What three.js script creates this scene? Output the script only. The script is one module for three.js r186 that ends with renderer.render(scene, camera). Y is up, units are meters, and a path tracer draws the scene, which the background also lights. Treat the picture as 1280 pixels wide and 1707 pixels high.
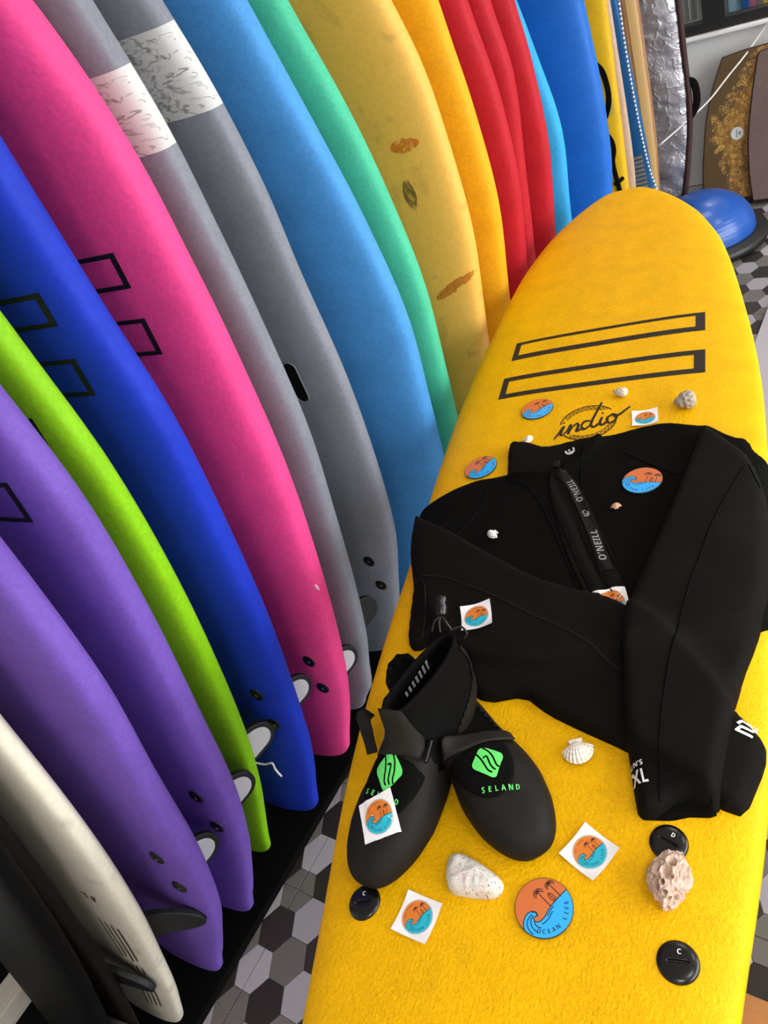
import * as THREE from 'three';
import { mergeGeometries, mergeVertices } from 'three/addons/utils/BufferGeometryUtils.js';
import { RoundedBoxGeometry } from 'three/addons/geometries/RoundedBoxGeometry.js';
import { RectAreaLightUniformsLib } from 'three/addons/lights/RectAreaLightUniformsLib.js';

// ---------------------------------------------------------------- camera, sky, lights, exposure
const scene = new THREE.Scene();
const renderer = new THREE.WebGLRenderer({ antialias: true });
renderer.toneMapping = THREE.LinearToneMapping;
renderer.toneMappingExposure = 1.45;
renderer.shadowMap.enabled = true;
const camera = new THREE.PerspectiveCamera(66.758, 1280 / 1707, 0.05, 60);
camera.position.set(0, 1.5, 0);
camera.quaternion.setFromRotationMatrix(new THREE.Matrix4().makeBasis(
  new THREE.Vector3(0.810, -0.343, -0.476).normalize(),
  new THREE.Vector3(-0.089, 0.731, -0.677).normalize(),
  new THREE.Vector3(0.580, 0.591, 0.562).normalize()));
scene.background = new THREE.Color().setRGB(0.92, 0.97, 1.0);      // bright overcast sky, let in by the unseen opening on the right
scene.backgroundIntensity = 5.0;
RectAreaLightUniformsLib.init();
const CEIL = 2.9;
const PANELS = [[1.1, -0.4, 6], [1.1, -2.4, 6], [-0.35, -3.0, 5], [-0.7, -4.25, 22], [0.75, 1.2, 14]];  // all out of view; display lamp and rear front fill are added for brightness
for (const [x, z, power] of PANELS) {
  const l = new THREE.RectAreaLight(new THREE.Color().setRGB(1.0, 0.97, 0.92), power, 0.6, 0.6);
  l.position.set(x, CEIL - 0.03, z); l.lookAt(x, 0, z); l.castShadow = true; scene.add(l);
}

// ---------------------------------------------------------------- helpers
let seedv = 12345;
const rnd = () => { seedv = (seedv * 1664525 + 1013904223) >>> 0; return seedv / 4294967296; };
const clamp = (x, a, b) => Math.min(b, Math.max(a, x));
const lerp = (a, b, t) => a + (b - a) * t;
const sstep = (a, b, x) => { const t = clamp((x - a) / (b - a), 0, 1); return t * t * (3 - 2 * t); };
function hash(x, y, z = 0) { let h = (x * 374761393 + y * 668265263 + z * 1442695041) | 0; h = Math.imul(h ^ (h >>> 13), 1274126177); h ^= h >>> 16; return (h >>> 0) / 4294967296; }
function noise2(x, y, w = 0, s = 0) {       // value noise, periodic when w > 0
  const xi = Math.floor(x), yi = Math.floor(y), fx = x - xi, fy = y - yi, m = v => w ? ((v % w) + w) % w : v;
  const u = fx * fx * (3 - 2 * fx), v = fy * fy * (3 - 2 * fy);
  return lerp(lerp(hash(m(xi), m(yi), s), hash(m(xi + 1), m(yi), s), u), lerp(hash(m(xi), m(yi + 1), s), hash(m(xi + 1), m(yi + 1), s), u), v);
}
function noise3(x, y, z) { const zi = Math.floor(z), f = z - zi, u = f * f * (3 - 2 * f); return lerp(noise2(x, y, 0, zi), noise2(x, y, 0, zi + 1), u); }
const names = {};
function numbered(n) { const k = names[n] = (names[n] ?? -1) + 1; return k ? n + '_' + String(k).padStart(3, '0') : n; }
function tag(o, label, category, group) { o.userData.label = label; if (category) o.userData.category = category; if (group) o.userData.group = group; return o; }
function thing(name, label, category, pos = [0, 0, 0], turn = 0, group) {
  const g = new THREE.Group(); g.name = numbered(name); g.position.set(...pos); g.rotation.y = turn; scene.add(g);
  return tag(g, label, category, group);
}
function part(name, geo, mat, parent, label) {
  const m = new THREE.Mesh(geo, mat); m.castShadow = m.receiveShadow = true;
  const sib = parent.children.filter(c => c.name.replace(/_\d{3}$/, '') === name).length;
  m.name = sib ? name + '_' + String(sib).padStart(3, '0') : name;
  if (label) m.userData.label = label;
  parent.add(m); return m;
}
function struct(name, geo, mat, label) { const m = new THREE.Mesh(geo, mat); m.castShadow = m.receiveShadow = true; m.name = numbered(name); m.userData.kind = 'structure'; if (label) m.userData.label = label; scene.add(m); return m; }
function box(w, h, d, x = 0, y = 0, z = 0) { const g = new THREE.BoxGeometry(w, h, d); g.translate(x, y, z); return g; }
function rbox(w, h, d, r, x = 0, y = 0, z = 0, s = 2) { const g = new RoundedBoxGeometry(w, h, d, s, r); g.translate(x, y, z); return g; }
function tube(pts, r, n = 40, rs = 8, closed = false) { return new THREE.TubeGeometry(new THREE.CatmullRomCurve3(pts.map(p => p.isVector3 ? p : new THREE.Vector3(...p)), closed), n, r, rs, closed); }
function grid(nu, nv, f, uvf) {             // parametric sheet, f(s, t) -> [x, y, z]
  const pos = [], uv = [], idx = [];
  for (let j = 0; j <= nv; j++) for (let i = 0; i <= nu; i++) { const s = i / nu, t = j / nv; pos.push(...f(s, t)); uv.push(...(uvf ? uvf(s, t) : [s, t])); }
  for (let j = 0; j < nv; j++) for (let i = 0; i < nu; i++) { const a = j * (nu + 1) + i, b = a + 1, c = a + nu + 1, d = c + 1; idx.push(a, b, d, a, d, c); }
  const g = new THREE.BufferGeometry(); g.setAttribute('position', new THREE.Float32BufferAttribute(pos, 3)); g.setAttribute('uv', new THREE.Float32BufferAttribute(uv, 2)); g.setIndex(idx); g.computeVertexNormals(); return g;
}
const merge = gs => mergeGeometries(gs.map(g => { const q = g.index ? g.toNonIndexed() : g; for (const k of Object.keys(q.attributes)) if (!['position', 'normal', 'uv'].includes(k)) q.deleteAttribute(k); return q; }));

// ---------------------------------------------------------------- textures and materials
function dataTex(n, fn, srgb) {
  const d = new Uint8Array(n * n * 4);
  for (let y = 0; y < n; y++) for (let x = 0; x < n; x++) { const c = fn(x / n, y / n), k = (y * n + x) * 4; if (typeof c === 'number') d[k] = d[k + 1] = d[k + 2] = clamp(c, 0, 1) * 255; else for (let i = 0; i < 3; i++) d[k + i] = clamp(c[i], 0, 1) * 255; d[k + 3] = 255; }
  const t = new THREE.DataTexture(d, n, n); t.wrapS = t.wrapT = THREE.RepeatWrapping; t.magFilter = THREE.LinearFilter; t.minFilter = THREE.LinearFilter; t.needsUpdate = true;
  if (srgb) t.colorSpace = THREE.SRGBColorSpace; return t;
}
function canvasTex(w, h, draw) {
  const c = document.createElement('canvas'); c.width = w; c.height = h; const x = c.getContext('2d'); draw(x, w, h);
  const t = new THREE.CanvasTexture(c); t.colorSpace = THREE.SRGBColorSpace; t.magFilter = THREE.LinearFilter; return t;
}
const oct = (u, v, f, n, s) => { let a = 0, w = 0.5, t = 0; for (let i = 0; i < n; i++) { a += w * noise2(u * f, v * f, f, s + i); t += w; w *= 0.55; f *= 2; } return a / t; };
const foamBump = dataTex(512, (u, v) => 0.5 * oct(u, v, 48, 3, 1) + 0.5 * oct(u, v, 12, 2, 7));
const leatherBump = dataTex(512, (u, v) => { const a = oct(u * 1 + 0.02 * oct(u, v, 8, 2, 3), v, 40, 3, 5); return Math.pow(Math.abs(2 * a - 1), 0.6); });
const blotch = dataTex(512, (u, v) => { const a = 0.93 + 0.09 * (oct(u, v, 6, 4, 11) - 0.5) + 0.10 * (oct(u, v, 90, 2, 17) - 0.5); return a; }, true);
const wornMap = dataTex(512, (u, v) => { const n = oct(u, v, 10, 5, 23), d = oct(u * 1, v, 60, 2, 29); let a = 0.97 + 0.06 * (d - 0.5); if (n > 0.66) a -= (n - 0.66) * 0.5; return [a, a, a * 0.99]; }, true);
const knit = dataTex(256, (u, v) => 0.5 + 0.25 * Math.sin(u * 128 * Math.PI) * Math.sin(v * 128 * Math.PI) + 0.3 * (oct(u, v, 64, 2, 31) - 0.5));
const lin = h => new THREE.Color(h);
function foam(hex, o = {}) {
  return new THREE.MeshPhysicalMaterial({ color: lin(hex), map: o.worn ? wornMap : blotch, bumpMap: o.leather ? leatherBump : foamBump, bumpScale: o.bump ?? 0.0008, roughness: o.rough ?? 0.62, specularIntensity: o.spec ?? 0.6, side: THREE.DoubleSide });
}
const mat = (hex, rough = 0.6, o = {}) => new THREE.MeshPhysicalMaterial({ color: lin(hex), roughness: rough, side: THREE.DoubleSide, ...o });
const inkTex = canvasTex(512, 512, (x, w, h) => { x.clearRect(0, 0, w, h); x.fillStyle = '#1d1308'; x.fillRect(0, 0, w, h); x.globalCompositeOperation = 'destination-out'; for (let i = 0; i < 9000; i++) { const r = rnd() * rnd() * 2.6; x.globalAlpha = 0.25 + 0.6 * rnd(); x.beginPath(); x.arc(rnd() * w, rnd() * h, r, 0, 7); x.fill(); } });
inkTex.wrapS = inkTex.wrapT = THREE.RepeatWrapping;
const M = {
  ink: mat('#0b0a0c', 0.6), inkWorn: new THREE.MeshPhysicalMaterial({ map: inkTex, roughness: 0.7, transparent: true, side: THREE.DoubleSide }),
  inkFaded: mat('#7d1d48', 0.7, { map: inkTex, transparent: true }),
  black: mat('#0d0c0b', 0.35), blackMatt: mat('#0b0a0a', 0.8, { specularIntensity: 0.3 }), finWhite: mat('#b3b1b5', 0.5), rim: mat('#0a0a0a', 0.55),
  wall: mat('#dedbd8', 0.85, { bumpMap: foamBump, bumpScale: 0.0004 }), frame: mat('#1d1c1b', 0.45), ceiling: mat('#eeeeec', 0.9), mat: mat('#050505', 0.95, { specularIntensity: 0.2 }),
  grout: mat('#a39d99', 0.9), cord: mat('#d8d2cc', 0.7), wood: null,
};

// ---------------------------------------------------------------- setting
const RX0 = -1.75, RX1 = 2.3, RZ0 = -3.7, RZ1 = 2.4, BZ = -4.7;
struct('floor', box(RX1 - RX0 + 0.2, 0.1, RZ1 - BZ + 0.2, (RX0 + RX1) / 2, -0.0545, (RZ1 + BZ) / 2), M.grout);
struct('ceiling', box(RX1 - RX0 + 0.2, 0.1, RZ1 - BZ + 0.2, (RX0 + RX1) / 2, CEIL + 0.05, (RZ1 + BZ) / 2), M.ceiling);
struct('wall_left', box(0.1, CEIL, RZ1 - BZ + 0.2, RX0 - 0.05, CEIL / 2, (RZ1 + BZ) / 2), M.wall);
struct('wall_back', box(RX1 - RX0, CEIL, 0.1, (RX0 + RX1) / 2, CEIL / 2, RZ1 + 0.05), M.wall);
struct('wall_display', box(RX1 - RX0, CEIL, 0.1, (RX0 + RX1) / 2, CEIL / 2, BZ - 0.05), M.wall);
{ // unseen right wall; its opening is placed to light the boards from the side
  const oz0 = -3.3, oz1 = 0.9, oy1 = 2.45, oy0 = 0.12, x = RX1 + 0.06;
  struct('wall_right', merge([box(0.12, CEIL, oz0 - BZ, x, CEIL / 2, (oz0 + BZ) / 2), box(0.12, CEIL, RZ1 - oz1, x, CEIL / 2, (RZ1 + oz1) / 2), box(0.12, CEIL - oy1, oz1 - oz0, x, (CEIL + oy1) / 2, (oz0 + oz1) / 2), box(0.12, oy0, oz1 - oz0, x, oy0 / 2, (oz0 + oz1) / 2)]), M.wall);
  const f = [box(0.06, oy1 - oy0, 0.06, x, (oy1 + oy0) / 2, oz0 + 0.03), box(0.06, oy1 - oy0, 0.06, x, (oy1 + oy0) / 2, oz1 - 0.03), box(0.06, 0.06, oz1 - oz0, x, oy1 - 0.03, (oz0 + oz1) / 2)];
  struct('unseen_window_2', merge(f), M.frame);
  struct('ground_outside', box(14, 0.1, 24, x + 7.1, -0.06, -1), mat('#8d8a86', 0.9));
}
{ // far wall with a low display window
  const wx0 = -1.45, wx1 = 0.6, wy0 = 0.618, wy1 = 1.75, t = 0.12, zc = RZ0 - t / 2;
  struct('wall_far', merge([box(RX1 - RX0, wy0, t, (RX0 + RX1) / 2, wy0 / 2, zc), box(RX1 - RX0, CEIL - wy1, t, (RX0 + RX1) / 2, (CEIL + wy1) / 2, zc), box(wx0 - RX0, wy1 - wy0, t, (wx0 + RX0) / 2, (wy0 + wy1) / 2, zc), box(RX1 - wx1, wy1 - wy0, t, (wx1 + RX1) / 2, (wy0 + wy1) / 2, zc)]), M.wall);
  const w = thing('window_1', 'black framed low display window in the far wall', undefined); w.userData.kind = 'structure';
  const fz = RZ0 - 0.005, b = 0.04;
  part('window_frame', merge([rbox(wx1 - wx0, b, 0.05, 0.004, (wx0 + wx1) / 2, wy0 + b / 2, fz), rbox(wx1 - wx0, b, 0.05, 0.004, (wx0 + wx1) / 2, wy1 - b / 2, fz), rbox(b, wy1 - wy0, 0.05, 0.004, wx0 + b / 2, (wy0 + wy1) / 2, fz), rbox(b, wy1 - wy0, 0.05, 0.004, wx1 - b / 2, (wy0 + wy1) / 2, fz)]), M.frame, w);
  part('mullion', rbox(0.088, wy1 - wy0 - 0.06, 0.052, 0.004, -0.899, (wy0 + wy1) / 2, fz), M.frame, w);
  part('window_sill', rbox(wx1 - wx0 + 0.06, 0.014, 0.05, 0.004, (wx0 + wx1) / 2, wy0 - 0.008, RZ0 + 0.022), mat('#e6e3e0', 0.6), w);
  const glass = new THREE.MeshPhysicalMaterial({ color: lin('#f2f6f6'), transmission: 1, thickness: 0, roughness: 0.02, ior: 1.5 });
  part('pane', box(-0.943 - wx0 - b, wy1 - wy0 - 2 * b, 0.004, (wx0 + b - 0.943) / 2, (wy0 + wy1) / 2, fz - 0.01), glass, w);
  part('pane', box(wx1 - b + 0.855, wy1 - wy0 - 2 * b, 0.004, (wx1 - b - 0.855) / 2, (wy0 + wy1) / 2, fz - 0.01), glass, w);
  struct('display_ledge', box(wx1 - wx0 + 0.3, 0.05, 0.9, (wx0 + wx1) / 2, 0.56, RZ0 - t - 0.45), mat('#b9b6b2', 0.8));
}
for (const [x, z] of PANELS) {  // bodies of the unseen lamps, the last two added to brighten display and decks
  const p = thing('unseen_ceiling_light', ['unseen ceiling panel light near the right wall opening, lighting the standing boards', 'unseen ceiling panel light over the far end of the aisle', 'unseen ceiling panel light before the low display window', 'added panel light brightening the display behind the window', 'added front fill panel light overhead behind the viewer'][PANELS.findIndex(p => p[0] === x && p[1] === z)], 'light', [x, CEIL, z], 0, 'unseen ceiling panel lights');
  part('frame', box(0.64, 0.02, 0.64, 0, -0.01, 0), M.finWhite, p);
  part('diffuser', box(0.6, 0.004, 0.6, 0, -0.0225, 0), new THREE.MeshStandardMaterial({ color: 0xffffff, emissive: 0xfff6ea, emissiveIntensity: 1.5, roughness: 0.6 }), p);
}
// hexagon floor: printed-look tiles of hexagons in three greys, cut along the square grout lines
{
  const S = 0.249, X0 = -1.034, Z0 = -0.297, cw = S / 4, hh = S / 6, J = 0.0007, T = 0.005;
  const floor = scene.children.find(c => c.name === 'floor');
  const tones = { gray: ['#6d6863', '#736e69', '#69645f'], dark: ['#2f2925', '#352e2a', '#2b2623'], light: ['#a19ba0', '#a8a2a6', '#9c969b'] };
  const mats = {}; for (const k in tones) mats[k] = tones[k].map(h => mat(h, 0.42, { bumpMap: foamBump, bumpScale: 0.0001 }));
  const clip = (p, ax, s, v) => { const o = []; for (let i = 0; i < p.length; i++) { const a = p[i], b = p[(i + 1) % p.length], da = s * (a[ax] - v), db = s * (b[ax] - v); if (da >= 0) o.push(a); if (da * db < 0) { const t = da / (da - db); o.push([lerp(a[0], b[0], t), lerp(a[1], b[1], t)]); } } return o; };
  const hex = [[-cw * 2 / 3, 0], [-cw / 3, -hh], [cw / 3, -hh], [cw * 2 / 3, 0], [cw / 3, hh], [-cw / 3, hh]];
  const shapes = {};
  function slab(poly) {
    const key = poly.map(p => p.map(v => v.toFixed(4)).join()).join(';'); if (shapes[key]) return shapes[key];
    const cx = poly.reduce((a, p) => a + p[0], 0) / poly.length, cz = poly.reduce((a, p) => a + p[1], 0) / poly.length;
    const q = poly.map(([x, z]) => { const d = Math.hypot(x - cx, z - cz); return [cx + (x - cx) * (d - J) / d, cz + (z - cz) * (d - J) / d]; });
    const pos = [], idx = [], n = q.length, inn = 0.0004;
    for (const [x, z] of q) { const d = Math.hypot(x - cx, z - cz); pos.push(cx + (x - cx) * (d - inn) / d, 0, cz + (z - cz) * (d - inn) / d); }
    for (const [x, z] of q) pos.push(x, -0.0004, z);
    for (const [x, z] of q) pos.push(x, -T, z);
    for (let i = 1; i < n - 1; i++) idx.push(0, i + 1, i);
    for (let r = 0; r < 2; r++) for (let i = 0; i < n; i++) { const a = r * n + i, b = r * n + (i + 1) % n; idx.push(a, b, b + n, a, b + n, a + n); }
    let g = new THREE.BufferGeometry(); g.setAttribute('position', new THREE.Float32BufferAttribute(pos, 3)); g.setIndex(idx); g = g.toNonIndexed();
    g.setAttribute('uv', new THREE.Float32BufferAttribute(new Float32Array(g.attributes.position.count * 2), 2)); g.computeVertexNormals();
    return shapes[key] = g;
  }
  const rest = { gray: [], dark: [], light: [] };
  let count = 0;
  for (let c = -4; c <= 54; c++) for (let r = -42; r <= 32; r++) {
    const odd = ((c % 2) + 2) % 2, x = X0 + c * cw, z = Z0 + (r / 3 + odd * 0.5) * S, m = ((r % 3) + 3) % 3, tone = ['gray', 'dark', 'light'][m];
    if (z < RZ0 + 0.03 || z > RZ1 - 0.05 || x > RX1 - 0.05) continue;
    let polys = [hex];
    if (((c % 4) + 4) % 4 === 0) polys = polys.flatMap(p => [clip(p, 0, -1, -0.0009), clip(p, 0, 1, 0.0009)]);
    if (!odd && m === 0) polys = polys.flatMap(p => [clip(p, 1, -1, -0.0009), clip(p, 1, 1, 0.0009)]);
    const near = (x > -1.1 && x < -0.78 && z > -0.78 && z < 0.06) || (x > -0.78 && x < -0.5 && z > -3.15 && z < -2.2) || (x > -0.26 && x < -0.03 && z > -0.66 && z < -0.36);
    for (const p of polys) {
      if (p.length < 3) continue;
      const g = slab(p);
      if (near && count < 298) { const b = part('hexagon_tile', g, mats[tone][Math.floor(hash(c, r, 3) * 3)], floor); b.position.set(x, T * 0 + 0.0, z); b.name = 'hexagon_tile' + (count ? '_' + String(count).padStart(3, '0') : ''); count++; }
      else { const q = g.clone(); q.translate(x, 0, z); rest[tone].push(q); }
    }
  }
  for (const k in rest) { const o = part('hexagon_paving', mergeGeometries(rest[k]), mats[k][0], floor); o.userData.kind = 'stuff'; }
}
tag(struct('rubber_mat', rbox(0.66, 0.02, 4.4, 0.004, -1.402, 0.01, -1.35), M.mat), 'black rubber mat under the standing boards');
struct('pale_floor_mat', rbox(0.62, 0.006, 1.75, 0.002, -0.225, 0.0035, -2.05), mat('#b3adb2', 0.5), 'smooth pale grey floor mat');

// ---------------------------------------------------------------- boards standing on their tails
const YS = [0, .06, .12, .2, .3, .45, .65, .85, 1.05, 1.2, 1.35, 1.5, 1.65, 1.85, 2.05, 2.25], Y0 = 0.02;
function hermite(X, V, q) {
  const n = X.length; let i = 0; while (i < n - 2 && q > X[i + 1]) i++;
  const sl = k => k === 0 ? (V[1] - V[0]) / (X[1] - X[0]) : k === n - 1 ? (V[n - 1] - V[n - 2]) / (X[n - 1] - X[n - 2]) : (V[k + 1] - V[k - 1]) / (X[k + 1] - X[k - 1]);
  const h = X[i + 1] - X[i], t = clamp((q - X[i]) / h, 0, 1), a = t * t, b = a * t;
  return (2 * b - 3 * a + 1) * V[i] + (b - 2 * a + t) * h * sl(i) + (-2 * b + 3 * a) * V[i + 1] + (b - a) * h * sl(i + 1);
}
const NP = 3.2;
function shape(d) {                                      // d: tail z, mid z, thickness, axis x, sideways slope, corner, length, half widths
  const [zt, zm, T, xc, sl, cp, L, hw] = d;
  const w = y => Math.max(0, hermite(YS, hw, y)) * Math.pow(Math.max(0, 1 - Math.pow(1 - Math.min(y / cp, 1), 2.2)), 1 / 2.2) * (y > L - 0.12 ? Math.sqrt(Math.max(0, 1 - Math.pow((y - L + 0.12) / 0.12, 2))) : 1);
  const th = y => T * 0.5 * (1 - 0.55 * Math.pow(1 - Math.min(y / 0.6, 1), 2)) * (1 - 0.6 * Math.pow(Math.max(0, (y - L + 0.5) / 0.5), 2));
  const zb = y => { const u = y / 1.2; return (zm - zt) * (1 - Math.pow(1 - Math.min(u, 1), 1.6)) + (y > 1.2 ? (zm - zt) * 0.15 * (u - 1) : 0); };
  return { d, L, sl, T, w, th, zb, pos: [xc, Y0, zt],
    face(lat, y, off = 0, side = 1) { const q = Math.min(1, Math.abs(lat) / Math.max(w(y), 1e-4)); return [sl * y + lat, y, zb(y) + side * (th(y) * Math.pow(1 - Math.pow(q, NP), 1 / NP) + off)]; } };
}
const pw = (v, e) => Math.sign(v) * Math.pow(Math.abs(v), e);
function hullGeo(s, o = {}) {
  const ys = []; const n1 = 16, n2 = o.n ?? 84; const cp = s.d[5];
  for (let i = 0; i < n1; i++) ys.push(0.0002 + (cp - 0.0002) * Math.pow(i / n1, 2));
  for (let i = 0; i <= n2; i++) ys.push(cp + (s.L - 0.0005 - cp) * (1 - Math.pow(1 - i / n2, 1.25)));
  const na = 22, ring = [];
  for (let i = 0; i < na; i++) { const t = -1 + 2 * i / na; const p = Math.sign(t) * Math.pow(Math.abs(t), 1.7) * Math.PI / 2; ring.push([pw(Math.cos(p), 2 / NP), pw(Math.sin(p), 2 / NP)]); }
  const full = [...ring, ...ring.map(([c, q]) => [-c, -q])]; const N = full.length;
  const pos = [], uv = [], idx = [];
  ys.forEach((y, j) => {
    const w = s.w(y), th = s.th(y), zb = s.zb(y); let arc = 0, px, pz;
    for (let i = 0; i <= N; i++) {
      const [c, q] = full[i % N]; let x = s.sl * y + w * c, z = zb + th * q;
      if (i) arc += Math.hypot(x - px, z - pz); px = x; pz = z;
      if (o.warp) { const k = o.warp(w * c, y, q); x += k * c * 0.4; z += k * q; }
      pos.push(x, y, z); uv.push(arc / 0.35, y / 0.35);
    }
  });
  for (let j = 0; j < ys.length - 1; j++) for (let i = 0; i < N; i++) { const a = j * (N + 1) + i, b = a + 1, c = a + N + 1, e = c + 1; idx.push(a, e, b, a, c, e); }
  const g = new THREE.BufferGeometry(); g.setAttribute('position', new THREE.Float32BufferAttribute(pos, 3)); g.setAttribute('uv', new THREE.Float32BufferAttribute(uv, 2)); g.setIndex(idx); g.computeVertexNormals();
  const nr = g.attributes.normal; for (let j = 0; j < ys.length; j++) { const a = j * (N + 1), b = a + N; const v = new THREE.Vector3(nr.getX(a) + nr.getX(b), nr.getY(a) + nr.getY(b), nr.getZ(a) + nr.getZ(b)).normalize(); nr.setXYZ(a, v.x, v.y, v.z); nr.setXYZ(b, v.x, v.y, v.z); }
  return g;
}
function facePatch(s, quad, nu = 24, nv = 6, off = 0.0009, side = 1) {        // quad: four [lateral, height] corners, laid on the deck
  return grid(nu, nv, (a, b) => { const l = lerp(lerp(quad[0][0], quad[1][0], a), lerp(quad[3][0], quad[2][0], a), b), y = lerp(lerp(quad[0][1], quad[1][1], a), lerp(quad[3][1], quad[2][1], a), b); return s.face(l, y, off, side); }, (a, b) => [a * 2, b * 0.4]);
}
function frameBar(s, y0, y1, lr, slant = 0, thin = 0.0065, thick = 0.011) {    // hollow box print across the deck
  const q = (l0, l1, a, b) => facePatch(s, [[l0, a + slant * l0], [l1, a + slant * l1], [l1, b + slant * l1], [l0, b + slant * l0]], 30, 3);
  return merge([q(-lr, lr, y0, y0 + thin), q(-lr, lr, y1 - thin, y1), q(lr - thick, lr, y0 + thin, y1 - thin), q(-lr, -lr + thick, y0 + thin, y1 - thin)]);
}
const plugGeo = (() => { const p = []; for (let i = 0; i <= 10; i++) { const t = i / 10; p.push(new THREE.Vector2(0.0135 * Math.sin(t * Math.PI / 2), 0.0035 * Math.cos(t * Math.PI / 2))); } const g = new THREE.LatheGeometry(p, 28); g.rotateX(Math.PI / 2); return g; })();
const plugDot = (() => { const g = new THREE.CylinderGeometry(0.0028, 0.0034, 0.002, 12); g.rotateX(Math.PI / 2); return g; })();
function plug(root, s, lat, y) {
  const m = part('screw_plug', plugGeo, M.black, root); const p = s.face(lat, y, 0.0004), q = s.face(lat + 0.01, y, 0.0004); m.position.set(...p); m.rotation.set(-0.1, -Math.atan2(q[2] - p[2], 0.01), 0); m.scale.set(1, 1.15, 1);
  const d = part('screw_head', plugDot, mat('#3a3836', 0.4), m); d.position.set(0.001, 0, 0.0036);
}
function finShape(k, dep, ch, droop) {                    // tongue outline in (depth, height): wide root, round tip that droops
  const s = new THREE.Shape(), a = ch / 2 + k, d = dep + k;
  s.moveTo(-0.004, a); s.bezierCurveTo(d * 0.45, a, d, a * 0.72 - droop * 0.6, d, -droop); s.bezierCurveTo(d, -droop - a * 0.75, d * 0.62, -a - droop * 0.25, d * 0.4, -a); s.lineTo(-0.004, -a); s.closePath(); return s;
}
function finGeo(sh, thick) { const g = new THREE.ExtrudeGeometry(sh, { depth: thick, bevelEnabled: true, bevelThickness: 0.002, bevelSize: 0.002, bevelSegments: 2, curveSegments: 14 }); g.translate(0, 0, -thick / 2); g.rotateY(Math.PI / 2); return g; }
const finRim = finGeo(finShape(0, 0.056, 0.072, 0.006), 0.008), finCore = finGeo(finShape(-0.0095, 0.056, 0.072, 0.006), 0.012), finDark = finGeo(finShape(0, 0.115, 0.075, 0.034), 0.007);
function fin(root, s, lat, y, world, dark) {              // grows from the bottom face toward the next board, canted toward the aisle
  const m = part('fin', typeof dark === 'number' ? finDark : finRim, M.rim, root);
  m.position.set(s.sl * y + lat, y, s.zb(y) - s.th(y) * 0.5); m.rotation.set(0.12, typeof dark === 'number' ? dark : -0.25, 0, 'YXZ');
  if (!dark) part('fin_core', finCore, M.finWhite, m, 'pale grey fin centre');
  return m;
}
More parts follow.
